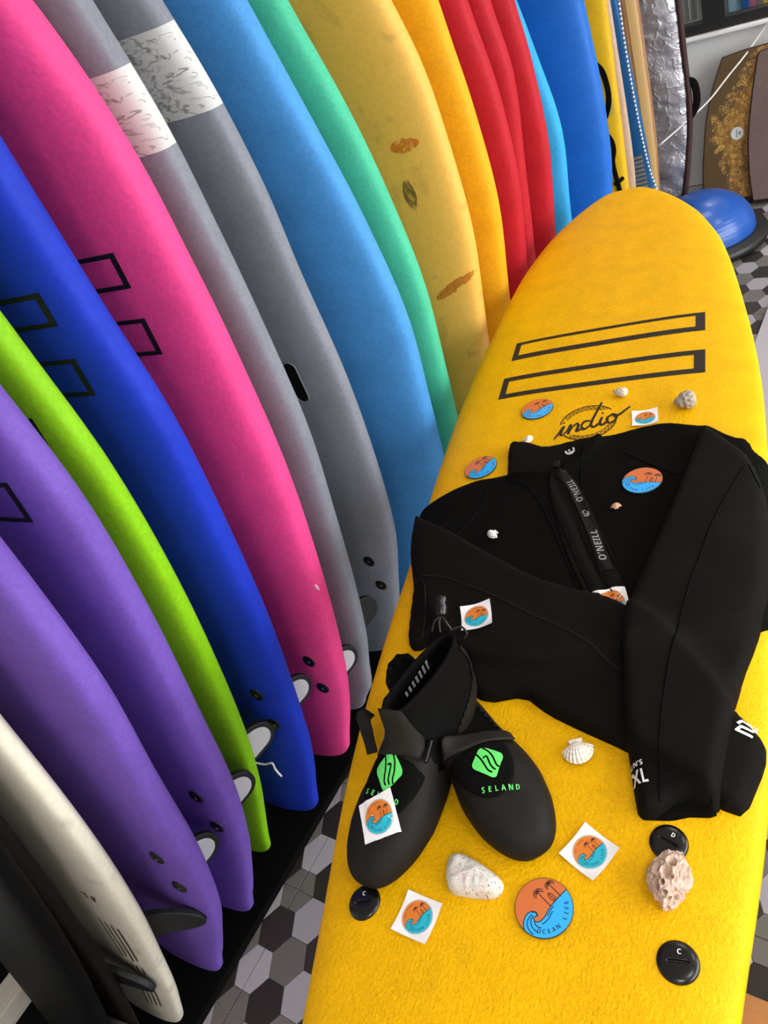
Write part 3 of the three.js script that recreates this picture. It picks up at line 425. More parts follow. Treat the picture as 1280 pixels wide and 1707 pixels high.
// ---------------------------------------------------------------- the yellow board lying on trestles
const PX = -0.28, PZ = 0, ANG = -13 * Math.PI / 180, TURN = 13 * Math.PI / 180;
const W = (u, v, y) => [PX + u * Math.sin(ANG) + v * Math.cos(ANG), y, PZ - u * Math.cos(ANG) + v * Math.sin(ANG)];
const UU = [-.2, -.17, -.1, 0, .1, .2, .35, .49, .63, .77, .91, 1.05, 1.19, 1.33, 1.47, 1.61, 1.68, 1.75, 1.82, 1.89, 1.96, 2.03, 2.07], WW = [0, .1, .155, .187, .208, .224, .249, .2645, .272, .275, .2805, .2845, .2845, .2775, .265, .249, .2385, .225, .204, .178, .139, .077, 0];
const deckW = u => { if (u <= -0.2 || u >= 2.07) return 0; if (u > 1.89) return 0.178 * Math.sqrt(Math.max(0, 1 - (u - 1.89) / 0.18)); if (u < -0.1) return 0.155 * Math.pow(Math.max(0, 1 - Math.pow((-0.1 - u) / 0.1, 2.4)), 0.5); return hermite(UU, WW, u); };
const rock = u => 0.09 * Math.pow(Math.max(0, (u - 0.9) / 1.4), 2.2);
const deckT = u => 0.04 * Math.sqrt(clamp((u + 0.2) / 0.035, 0, 1)) * Math.sqrt(clamp((2.07 - u) / 0.02, 0, 1)) * (1 - 0.45 * Math.pow(Math.max(0, (u - 1.3) / 0.77), 2)) * (1 - 0.35 * Math.pow(Math.max(0, (0.25 - u) / 0.45), 2));
const MID = 0.625;
const deckY = (u, v) => { const w = deckW(u), q = Math.abs(v) / Math.max(w, 1e-4); return q < 1 ? MID + rock(u) + deckT(u) * Math.pow(1 - Math.pow(q, NP), 1 / NP) : MID + rock(u) - 1.1 * (Math.abs(v) - w); };
function deckThing(name, label, category, u, v, y, group) { return thing(name, label, category, W(u, v, y), TURN, group); }
{
  const root = deckThing('surfboard', 'big bright yellow soft surfboard lying flat on trestles with black box prints', 'surfboard', 0, 0, 0);
  const yb = MID; root.position.y = yb;
  const us = []; for (let i = 0; i < 20; i++) us.push(-0.2 + 0.0002 + 0.12 * Math.pow(i / 20, 2)); for (let i = 0; i <= 120; i++) us.push(-0.08 + (2.0698 + 0.08) * (1 - Math.pow(1 - i / 120, 1.5)));
  const na = 26, ring = []; for (let i = 0; i < na; i++) { const t = -1 + 2 * i / na, p = Math.sign(t) * Math.pow(Math.abs(t), 1.7) * Math.PI / 2; ring.push([pw(Math.cos(p), 2 / NP), pw(Math.sin(p), 2 / NP)]); }
  const full = [...ring, ...ring.map(([a, b]) => [-a, -b])], N = full.length, pos = [], uv = [], idx = [];
  for (const u of us) { const w = deckW(u), t = deckT(u); for (let i = 0; i <= N; i++) { const [c, q] = full[i % N]; pos.push(w * c, rock(u) + t * q, -u); uv.push(w * c / 0.2 + (q < 0 ? 0.37 : 0), u / 0.2); } }
  for (let j = 0; j < us.length - 1; j++) for (let i = 0; i < N; i++) { const a = j * (N + 1) + i, b = a + 1, c = a + N + 1, e = c + 1; idx.push(a, b, e, a, e, c); }
  let g = new THREE.BufferGeometry(); g.setAttribute('position', new THREE.Float32BufferAttribute(pos, 3)); g.setAttribute('uv', new THREE.Float32BufferAttribute(uv, 2)); g.setIndex(idx); g.computeVertexNormals();
  part('board_body', g, foam('#ffbf00', { leather: true, bump: 0.0006, rough: 0.55, spec: 0.3 }), root);
  const patch = (P, nu, nv, off = 0.0007) => grid(nu, nv, (a, b) => { const v = lerp(lerp(P[0][1], P[1][1], a), lerp(P[3][1], P[2][1], a), b), u = lerp(lerp(P[0][0], P[1][0], a), lerp(P[3][0], P[2][0], a), b); return [v, deckY(u, v) + off - yb, -u]; }, (a, b) => [a * 3, b * 0.3]);
  const bar = (q, thin, top, right, left) => { // q: corners [u, v] near left, near right, far right, far left
    const in_ = (s, t) => [lerp(lerp(q[0][0], q[1][0], s), lerp(q[3][0], q[2][0], s), t), lerp(lerp(q[0][1], q[1][1], s), lerp(q[3][1], q[2][1], s), t)];
    const H = (s0, s1, t0, t1) => patch([in_(s0, t0), in_(s1, t0), in_(s1, t1), in_(s0, t1)], 30, 3);
    return merge([H(0, 1, 0, thin), H(0, 1, 1 - top, 1), H(1 - right, 1, thin, 1 - top), H(0, left, thin, 1 - top)]);
  };
  part('print', bar([[1.346,-0.186],[1.350,0.195],[1.415,0.195],[1.412,-0.185]], 0.25, 0.15, 0.045, 0.032), M.inkWorn, root, 'far black hollow box print');
  part('print', bar([[1.212,-0.191],[1.211,0.195],[1.285,0.195],[1.284,-0.191]], 0.2, 0.2, 0.05, 0.034), M.inkWorn, root, 'near black hollow box print');
  const indio = canvasTex(1400, 1000, (x, w, h) => {
    x.clearRect(0, 0, w, h); x.strokeStyle = x.fillStyle = '#1c1206'; x.lineCap = 'round'; x.lineJoin = 'round';
    const cx = 660, cy = 540, A = 465, B = 395;
    const arc = (a, b, t0, t1, lw) => { x.lineWidth = lw; x.beginPath(); x.ellipse(cx, cy, a, b, 0, t0, t1); x.stroke(); };
    arc(A, B, -2.85, -0.35, 20); arc(A, B, 0.1, 2.75, 20); arc(A - 85, B - 85, -2.55, -0.75, 13); arc(A - 85, B - 85, 0.45, 2.4, 13);
    const zig = (t0, t1) => { x.lineWidth = 12; x.beginPath(); const n = Math.round((t1 - t0) * 10); for (let i = 0; i <= n; i++) { const t = lerp(t0, t1, i / n), k = i % 2 ? 18 : 66; x[i ? 'lineTo' : 'moveTo'](cx + (A - k) * Math.cos(t), cy + (B - k) * Math.sin(t)); } x.stroke(); };
    zig(-2.5, -0.6); zig(0.35, 2.5);
    x.globalCompositeOperation = 'destination-out'; x.lineWidth = 150; x.beginPath(); x.moveTo(120, 640); x.lineTo(1230, 420); x.stroke(); x.globalCompositeOperation = 'source-over';
    const brush = (pts, w0, w1) => { const c = new THREE.CatmullRomCurve3(pts.map(p => new THREE.Vector3(p[0], p[1], 0))); for (let i = 0; i <= 90; i++) { const p = c.getPoint(i / 90); x.beginPath(); x.arc(p.x, p.y, lerp(w0, w1, Math.abs(Math.sin(i / 90 * 9))) * 0.72, 0, 7); x.fill(); } };
    brush([[70, 730], [150, 640], [260, 500], [200, 620], [190, 690], [280, 640], [380, 500], [340, 620], [310, 690], [400, 560], [490, 500], [500, 560], [450, 680], [560, 640]], 20, 34);
    brush([[700, 520], [620, 500], [550, 580], [560, 680], [660, 640], [760, 480], [960, 150]], 20, 32); brush([[760, 480], [700, 620], [730, 690], [830, 630]], 22, 32);
    brush([[900, 510], [850, 620], [860, 690], [960, 640]], 22, 32); brush([[1060, 500], [980, 560], [980, 670], [1080, 660], [1130, 540], [1070, 490], [1120, 560], [1370, 430]], 20, 34);
    x.beginPath(); x.arc(275, 410, 20, 0, 7); x.fill(); x.beginPath(); x.arc(930, 410, 20, 0, 7); x.fill();
  });
  const a = 14 * Math.PI / 180, cu = 1.103, cv = 0.002, sw = 0.075, sh = 0.062;
  part('logo_print', grid(20, 16, (s, t) => { const p = (s * 2 - 1) * sw, q = (t * 2 - 1) * sh, v = cv + p * Math.cos(a) - q * Math.sin(a), u = cu + p * Math.sin(a) + q * Math.cos(a); return [v, deckY(u, v) + 0.0007 - yb, -u]; }), new THREE.MeshPhysicalMaterial({ map: indio, transparent: true, roughness: 0.6, side: THREE.DoubleSide }), root, 'dark script logo in a zigzag oval');
  // fin screw caps with a coin slot and a white letter
  const capGeo = (() => { const n = 64, R = 0.0198, P = [], I = []; for (let j = 0; j <= n; j++) for (let i = 0; i <= n; i++) { let a = i / n * 2 - 1, b = j / n * 2 - 1; const m = Math.max(Math.abs(a), Math.abs(b)), l = Math.hypot(a, b) || 1; const k = m / l; a *= k; b *= k; const r = Math.hypot(a, b); let y = 0.0062 * Math.pow(Math.max(0, 1 - Math.pow(r, 3)), 0.5) - 0.0008 * (1 - r * r); const x = a * R, z = b * R; const sl = Math.max(Math.abs(x) - 0.0088, 0) * 1 + Math.abs(z - 0.0006); if (sl < 0.0014) y -= 0.0022 * (1 - Math.pow(sl / 0.0014, 4)); P.push(x, y, z); } for (let j = 0; j < n; j++) for (let i = 0; i < n; i++) { const q = j * (n + 1) + i; I.push(q, q + n + 1, q + 1, q + 1, q + n + 1, q + n + 2); } const g = new THREE.BufferGeometry(); g.setAttribute('position', new THREE.Float32BufferAttribute(P, 3)); g.setAttribute('uv', new THREE.Float32BufferAttribute(new Float32Array(P.length / 3 * 2), 2)); g.setIndex(I); g.computeVertexNormals(); return g; })();
  const letter = ch => new THREE.MeshPhysicalMaterial({ map: canvasTex(96, 96, (x, w, h) => { x.clearRect(0, 0, w, h); x.fillStyle = '#e8e6e4'; x.font = 'bold 92px sans-serif'; x.textAlign = 'center'; x.fillText(ch, w / 2, 80); }), transparent: true, roughness: 0.5, side: THREE.DoubleSide });
  for (const [ch, u, v, deg] of [['C', 0.228, -0.164, 16], ['C', 0.224, 0.1715, 4], ['D', 0.338, 0.160, -24]]) {
    const m = part('fin_screw_cap', capGeo, mat('#0b0a09', 0.24), root, 'black screw cap with letter ' + ch); m.position.set(v, deckY(u, v) - yb - 0.0003, -u); m.rotation.set(0, deg * Math.PI / 180, v > 0 ? -0.08 : 0.08, 'YXZ');
    const L = grid(1, 1, (s, t) => [(s - 0.5) * 0.0068 + 0.0015, 0.0062, -(t - 0.5) * 0.0068 - 0.0078]); part('letter', L, letter(ch), m, 'white letter');
  }
}
{ // trestles that carry the board
  const woodM = new THREE.MeshPhysicalMaterial({ color: lin('#b07a45'), map: blotch, roughness: 0.6 });
  for (const [u, lbl, k] of [[0.245, 'wooden trestle under the tail of the lying yellow board', 0], [1.25, 'wooden trestle under the middle of the lying yellow board', 1]]) {
    const y = MID - deckT(u) + rock(u); const p = W(u, k ? 0 : 0.01, 0);
    const t = thing('trestle', lbl, 'trestle', p, k ? TURN : 0.0);
    part('beam', rbox(k ? 0.40 : 0.50, 0.09, 0.075, 0.004, k ? 0 : 0.03, y - 0.0455, 0), woodM, t);
    for (const s of [-1, 1]) for (const q of [-1, 1]) { const g = rbox(0.045, y - 0.07, 0.03, 0.003, 0, (y - 0.07) / 2 + 0.002, 0); g.translate(0, -(y - 0.07), 0); g.rotateX(q * -0.13); g.translate(s * 0.09 + (k ? 0.0 : 0.05), y - 0.07 + 0.004, q * 0.025); part('leg', g, woodM, t); }
  }
}

// ---------------------------------------------------------------- height map of what lies on the deck
const HC = 0.003, HU0 = 0.1, HV0 = -0.36, HNU = 400, HNV = 240, HM = new Float32Array(HNU * HNV);
for (let j = 0; j < HNU; j++) for (let i = 0; i < HNV; i++) HM[j * HNV + i] = deckY(HU0 + j * HC, HV0 + i * HC);
function hAt(u, v, A = HM) { const y = clamp((u - HU0) / HC, 0, HNU - 1.001), x = clamp((v - HV0) / HC, 0, HNV - 1.001), j = Math.floor(y), i = Math.floor(x), a = y - j, b = x - i, k = j * HNV + i; return lerp(lerp(A[k], A[k + 1], b), lerp(A[k + HNV], A[k + HNV + 1], b), a); }
function blurH(r, n) { let A = HM.slice(); for (let p = 0; p < n; p++) for (const ax of [1, HNV]) { const B = A.slice(), lim = ax === 1 ? HNV : HNU; for (let j = 0; j < HNU; j++) for (let i = 0; i < HNV; i++) { let s = 0, c = 0; const q = ax === 1 ? i : j; for (let d = -r; d <= r; d++) if (q + d >= 0 && q + d < lim) { s += A[j * HNV + i + d * ax]; c++; } B[j * HNV + i] = s / c; } A = B; } return A; }
function chaikin(P, n = 1) { for (let k = 0; k < n; k++) { const Q = []; for (let i = 0; i < P.length; i++) { const a = P[i], b = P[(i + 1) % P.length]; Q.push([lerp(a[0], b[0], 0.2), lerp(a[1], b[1], 0.2)], [lerp(a[0], b[0], 0.8), lerp(a[1], b[1], 0.8)]); } P = Q; } return P; }
function nearest(P, u, v) { let d = 1e9, bu = 0, bv = 0, ins = false; for (let i = 0, n = P.length; i < n; i++) { const a = P[i], b = P[(i + 1) % n], du = b[0] - a[0], dv = b[1] - a[1], t = clamp(((u - a[0]) * du + (v - a[1]) * dv) / (du * du + dv * dv + 1e-12), 0, 1), x = a[0] + t * du, y = a[1] + t * dv, q = (u - x) ** 2 + (v - y) ** 2; if (q < d) { d = q; bu = x; bv = y; } if ((a[1] > v) !== (b[1] > v) && u < (b[0] - a[0]) * (v - a[1]) / (b[1] - a[1]) + a[0]) ins = !ins; } return [ins ? Math.sqrt(d) : -Math.sqrt(d), bu, bv]; }
// a piece of cloth of thickness t laid over whatever is already there; returns geometry relative to org [u, v, y]
function drape(P, org, { t = 0.014, r = 0.012, cell = 0.005, blur = 5, lift = 0.0006, fold = null, sub = 1, keep = false } = {}) {
  P = chaikin(P, sub); const B = blur ? blurH(blur, 2) : HM, base = (u, v) => Math.max(hAt(u, v), hAt(u, v, B)) + lift;
  let u0 = 9, u1 = -9, v0 = 9, v1 = -9; for (const [u, v] of P) { u0 = Math.min(u0, u); u1 = Math.max(u1, u); v0 = Math.min(v0, v); v1 = Math.max(v1, v); }
  const nu = Math.ceil((u1 - u0) / cell) + 2, nv = Math.ceil((v1 - v0) / cell) + 2, I = [];
  for (let j = 0; j <= nu; j++) for (let i = 0; i <= nv; i++) { const u = u0 - cell + j * cell, v = v0 - cell + i * cell, [d, bu, bv] = nearest(P, u, v); const snap = d < cell * 0.35; I.push(snap ? [bu, bv, 0, d > -cell * 0.35 ? 1 : 0] : [u, v, d, 1]); }
  const topY = ([u, v, d]) => base(u, v) + t * Math.sqrt(Math.max(0, 1 - (1 - Math.min(d / r, 1)) ** 2)) + (fold ? fold(u, v, d) * sstep(0, r, d) : 0);
  const pos = [], uv = [], idx = [], map = new Map(); const put = (k, top) => { const n = I[k], key = n[2] <= 0 ? k : k * 2 + (top ? 1e7 : 2e7); if (map.has(key)) return map.get(key); const y = n[2] <= 0 ? base(n[0], n[1]) : top ? topY(n) : base(n[0], n[1]); pos.push(n[1] - org[1], y - org[2], -(n[0] - org[0])); uv.push(n[1] / 0.12, n[0] / 0.12); map.set(key, pos.length / 3 - 1); return pos.length / 3 - 1; };
  const inside = (q) => q.some(k => I[k][2] > 0);
  for (let j = 0; j < nu; j++) for (let i = 0; i < nv; i++) { const a = j * (nv + 1) + i, b = a + 1, c = a + nv + 1, e = c + 1; for (const tri of [[a, b, e], [a, e, c]]) { if (!inside(tri)) continue; const T = tri.map(k => put(k, true)), D = tri.map(k => put(k, false)); idx.push(T[0], T[1], T[2], D[0], D[2], D[1]); } }
  if (!keep) for (let j = 0; j < HNU; j++) for (let i = 0; i < HNV; i++) { const u = HU0 + j * HC, v = HV0 + i * HC; if (u < u0 || u > u1 || v < v0 || v > v1) continue; const [d] = nearest(P, u, v); if (d > 0) { I.tmp = topY([u, v, d]); (drape.q ??= []).push(j * HNV + i, I.tmp); } }
  if (!keep) { for (let k = 0; k < drape.q.length; k += 2) HM[drape.q[k]] = Math.max(HM[drape.q[k]], drape.q[k + 1]); drape.q = []; }
  const g = new THREE.BufferGeometry(); g.setAttribute('position', new THREE.Float32BufferAttribute(pos, 3)); g.setAttribute('uv', new THREE.Float32BufferAttribute(uv, 2)); g.setIndex(idx); g.computeVertexNormals(); return g;
}
function onTop(P, r, org, n = 60, up = 0.0004) { const c = new THREE.CatmullRomCurve3(P.map(([u, v]) => new THREE.Vector3(u, v, 0))); const q = c.getPoints(n).map(p => [p.y - org[1], hAt(p.x, p.y) + up - org[2], -(p.x - org[0])]); return tube(q, r, n, 6); }
function surfPatch(cu, cv, w, h, deg, org, off = 0.0008, n = 14) { const a = deg * Math.PI / 180; return grid(n, n, (s, t) => { const p = (s - 0.5) * w, q = (t - 0.5) * h, v = cv + p * Math.cos(a) - q * Math.sin(a), u = cu + p * Math.sin(a) + q * Math.cos(a); return [v - org[1], hAt(u, v) + off - org[2], -(u - org[0])]; }); }
const printMat = (w, h, draw, o = {}) => new THREE.MeshPhysicalMaterial({ map: canvasTex(w, h, (x) => { x.clearRect(0, 0, w, h); draw(x, w, h); }), transparent: true, roughness: 0.6, side: THREE.DoubleSide, ...o });

let CHEST = null;
// ---------------------------------------------------------------- neoprene top
const NEO = new THREE.MeshPhysicalMaterial({ color: lin('#090806'), roughness: 0.9, bumpMap: knit, bumpScale: 0.0003, specularIntensity: 0.15, side: THREE.DoubleSide });
const NEO2 = new THREE.MeshPhysicalMaterial({ color: lin('#0f0d0a'), roughness: 0.85, bumpMap: knit, bumpScale: 0.0004, specularIntensity: 0.2, side: THREE.DoubleSide });
const SEAM = mat('#050404', 0.8, { specularIntensity: 0.2 }), SEAM2 = mat('#211d19', 0.8, { specularIntensity: 0.2 });
const ripple = (k, s) => (u, v) => k * (noise2(u * 14 + s, v * 14) - 0.5) * 2 + k * 0.5 * (noise2(u * 34, v * 30 + s) - 0.5);
{
  const org = [0.75, 0.02, deckY(0.75, 0.02)];
  const r = deckThing('wetsuit_top', 'black long sleeved neoprene top lying folded across the yellow board', 'wetsuit', ...org);
  part('collar', drape([[0.945, -0.124], [1.037, -0.138], [1.053, -0.132], [1.045, -0.100], [1.024, -0.064], [1.030, -0.033], [1.035, -0.013], [1.039, 0.013], [1.044, 0.031], [1.007, 0.04], [0.95, 0.005], [0.93, -0.033], [0.93, -0.08]], org, { t: 0.013, r: 0.008, fold: (u, v) => 0.004 * Math.sin((u - 1.0) * 40) }), NEO2, r);
  part('torso', drape([[0.956, -0.127], [0.956, -0.172], [0.941, -0.214], [0.923, -0.246], [0.907, -0.272], [0.900, -0.286], [0.833, -0.283], [0.723, -0.226], [0.657, -0.202], [0.575, -0.146], [0.544, -0.085], [0.537, -0.002], [0.558, 0.073], [0.595, 0.179], [0.614, 0.241], [0.646, 0.274], [0.689, 0.304], [0.846, 0.315], [0.962, 0.299], [0.976, 0.269], [1.012, 0.258], [1.012, 0.237], [1.047, 0.200], [1.045, 0.187], [1.061, 0.135], [1.053, 0.088], [1.036, 0.039], [1.019, 0.016], [0.968, -0.019], [0.942, -0.037], [0.950, -0.058]], org, { t: 0.016, r: 0.012, fold: ripple(0.0022, 3) }), NEO, r);
  const zipPanel = drape([[0.945, -0.045], [0.948, -0.028], [0.905, 0.010], [0.80, 0.052], [0.68, 0.099], [0.655, 0.08], [0.66, 0.045], [0.73, 0.012], [0.83, -0.022], [0.90, -0.044]], org, { t: 0.0035, r: 0.004, cell: 0.004, blur: 0, lift: 0.0002, fold: (u, v) => 0.0012 * Math.sin((v + (u - 0.8) * 0.42) * 260) });
  part('zip_panel', zipPanel, NEO2, r);
  const seams = [[[0.930, -0.150], [0.887, -0.151], [0.847, -0.163], [0.819, -0.179], [0.803, -0.182]], [[0.929, -0.110], [0.916, -0.083], [0.885, -0.059], [0.832, -0.033], [0.767, -0.005], [0.708, 0.019], [0.681, 0.032]], [[0.857, -0.026], [0.786, 0.002], [0.714, 0.032], [0.665, 0.055]], [[0.799, 0.020], [0.740, 0.044], [0.696, 0.065], [0.671, 0.080]], [[0.997, 0.010], [0.944, 0.007], [0.893, 0.015], [0.835, 0.037], [0.746, 0.070], [0.705, 0.089], [0.680, 0.100]], [[0.982, 0.071], [0.948, 0.112], [0.912, 0.158]]];
  for (const s of seams) part('seam', onTop(s, 0.0013, org), SEAM, r);
  // zip cover tape with woven lettering
  const tape = [[0.935, -0.024], [0.906, -0.004], [0.860, 0.016], [0.812, 0.035], [0.763, 0.052], [0.712, 0.068]];
  const tc = new THREE.CatmullRomCurve3(tape.map(([u, v]) => new THREE.Vector3(u, v, 0)));
  const tapeTex = canvasTex(1536, 128, (x, w, h) => { x.fillStyle = '#0e0d0c'; x.fillRect(0, 0, w, h); x.strokeStyle = '#2c2926'; x.lineWidth = 4; x.strokeRect(4, 6, w - 8, h - 12); x.fillStyle = x.strokeStyle = '#918e8a'; x.font = 'bold 104px sans-serif'; x.textBaseline = 'middle'; x.fillText("O'NEILL", 110, 66); x.fillText("O'NEILL", 930, 66); x.lineWidth = 11; x.beginPath(); x.arc(745, 62, 34, 0.5, 4.2); x.stroke(); x.beginPath(); x.arc(768, 62, 26, 2.2, 6.6); x.stroke(); x.beginPath(); x.arc(735, 70, 14, 0, 4); x.stroke(); });
  part('zip_tape', grid(60, 6, (s, t) => { const p = tc.getPoint(1 - s), g = tc.getTangent(1 - s), l = Math.hypot(g.x, g.y), n = [g.y / l, -g.x / l], k = (0.5 - t) * 0.0175; const u = p.x + n[0] * k, v = p.y + n[1] * k; return [v - org[1], hAt(u, v) + 0.0022 - org[2], -(u - org[0])]; }), new THREE.MeshPhysicalMaterial({ map: tapeTex, roughness: 0.5, specularIntensity: 0.25, side: THREE.DoubleSide }), r, 'black woven tape with grey lettering');
  part('zip_puller', rbox(0.011, 0.006, 0.016, 0.002, -0.03 - org[1], hAt(0.943, -0.03) + 0.006 - org[2], -(0.943 - org[0])), mat('#0a0909', 0.35, { specularIntensity: 0.4 }), r);
  part('collar_logo', surfPatch(1.001, -0.019, 0.02, 0.026, 10, org, 0.001), printMat(160, 200, x => { x.strokeStyle = '#d9d7d4'; x.fillStyle = '#d9d7d4'; x.lineWidth = 26; x.beginPath(); x.arc(80, 90, 56, 0.1, 3.3); x.stroke(); x.lineWidth = 22; x.beginPath(); x.arc(96, 80, 40, -0.9, 2.4); x.stroke(); x.beginPath(); x.arc(70, 80, 14, 0, 7); x.fill(); }), r, 'white wave logo');
  CHEST = HM.slice();
  part('sleeve', drape([[0.891, -0.284], [0.860, -0.261], [0.806, -0.181], [0.741, -0.094], [0.698, -0.031], [0.675, 0.023], [0.663, 0.066], [0.646, 0.102], [0.606, 0.152], [0.554, 0.201], [0.503, 0.229], [0.473, 0.258], [0.444, 0.256], [0.379, 0.234], [0.383, 0.209], [0.404, 0.171], [0.428, 0.127], [0.439, 0.113], [0.463, 0.056], [0.483, 0.013], [0.509, -0.022], [0.496, -0.071], [0.519, -0.110], [0.586, -0.158], [0.595, -0.181], [0.585, -0.188], [0.585, -0.204], [0.601, -0.217], [0.661, -0.229], [0.702, -0.236], [0.735, -0.248], [0.815, -0.282], [0.809, -0.268]], org, { t: 0.017, r: 0.013, fold: ripple(0.002, 9) }), NEO2, r, 'left sleeve folded across the front');
  for (const s of [[[0.709, -0.231], [0.710, -0.216], [0.701, -0.182], [0.686, -0.146], [0.670, -0.111], [0.644, -0.064], [0.620, -0.022], [0.605, 0.009], [0.584, 0.045], [0.558, 0.078], [0.538, 0.105]], [[0.709, -0.217], [0.686, -0.202], [0.654, -0.192], [0.624, -0.189], [0.597, -0.187]]]) part('seam', onTop(s, 0.0013, org), SEAM2, r);
  part('size_print', surfPatch(0.478, 0.240, 0.028, 0.034, -25, org, 0.001), printMat(256, 300, x => { x.fillStyle = '#e6e4e1'; x.strokeStyle = '#e6e4e1'; x.lineWidth = 30; x.font = 'bold 60px sans-serif'; x.fillText("EN'S", 50, 60); x.lineJoin = 'round'; x.beginPath(); x.moveTo(40, 170); x.lineTo(60, 110); x.lineTo(200, 100); x.lineTo(180, 165); x.lineTo(80, 180); x.lineTo(60, 240); x.lineTo(215, 225); x.stroke(); }), r, 'white size print');
  part('sleeve_inside', drape([[0.43, 0.13], [0.43, 0.20], [0.372, 0.207], [0.369, 0.180], [0.362, 0.162], [0.359, 0.134]], org, { t: 0.004, r: 0.003, keep: true, sub: 0 }), NEO, r, 'lower ply of the right cuff');
  part('sleeve', drape([[1.015, 0.189], [1.017, 0.202], [0.990, 0.224], [0.951, 0.256], [0.916, 0.268], [0.864, 0.278], [0.778, 0.279], [0.676, 0.270], [0.605, 0.253], [0.553, 0.237], [0.506, 0.228], [0.446, 0.219], [0.405, 0.213], [0.372, 0.209], [0.378, 0.198], [0.384, 0.184], [0.381, 0.168], [0.369, 0.157], [0.360, 0.147], [0.359, 0.129], [0.390, 0.122], [0.434, 0.114], [0.498, 0.104], [0.579, 0.098], [0.655, 0.103], [0.732, 0.122], [0.823, 0.146], [0.917, 0.169]], org, { t: 0.02, r: 0.015, fold: ripple(0.002, 17) }), NEO2, r, 'right sleeve pointing to the viewer');
  for (const s of [[[0.911, 0.253], [0.856, 0.232], [0.795, 0.212], [0.735, 0.195], [0.685, 0.183], [0.635, 0.174], [0.594, 0.167], [0.555, 0.160], [0.477, 0.153], [0.409, 0.152], [0.374, 0.152]], [[0.913, 0.257], [0.887, 0.264], [0.87, 0.270]]]) part('seam', onTop(s, 0.0012, org), SEAM, r);
  part('size_print', surfPatch(0.404, 0.133, 0.03, 0.036, 14, org, 0.001), printMat(256, 300, x => { x.fillStyle = '#eceae7'; x.font = 'bold 62px sans-serif'; x.fillText("EN'S", 20, 80); x.font = 'bold 190px sans-serif'; x.save(); x.scale(0.72, 1); x.fillText('XL', 20, 250); x.restore(); }), r, 'white size print');
}

// ---------------------------------------------------------------- reef boots
function curve1(T) { const X = T.map(t => t[0]), V = T.map(t => t[1]); return q => { if (q <= X[0]) return V[0]; for (let i = 1; i < X.length; i++) if (q <= X[i]) return lerp(V[i - 1], V[i], sstep(0, 1, 0) + (q - X[i - 1]) / (X[i] - X[i - 1])); return V[V.length - 1]; }; }
const footW = curve1([[0, .034], [.2, .037], [.4, .039], [.55, .045], [.7, .0525], [.82, .054], [.92, .052], [1, .049]]);
const kY = curve1([[0, .92], [.004, .98], [.012, 1], [.025, .98], [.038, .90], [.048, .82], [.06, .78], [.075, .70], [.09, .62], [.105, .56], [.13, .56]]);
const frontY = curve1([[0, .985], [.006, .998], [.012, 1], [.022, .99], [.030, .965], [.036, .93], [.042, .87], [.047, .80], [.052, .73], [.058, .66], [.066, .59], [.076, .53], [.09, .49], [.11, .475], [.13, .485]]);
const backY = curve1([[0, .02], [.01, .0], [.04, -.01], [.07, .0], [.1, .025], [.13, .03]]);
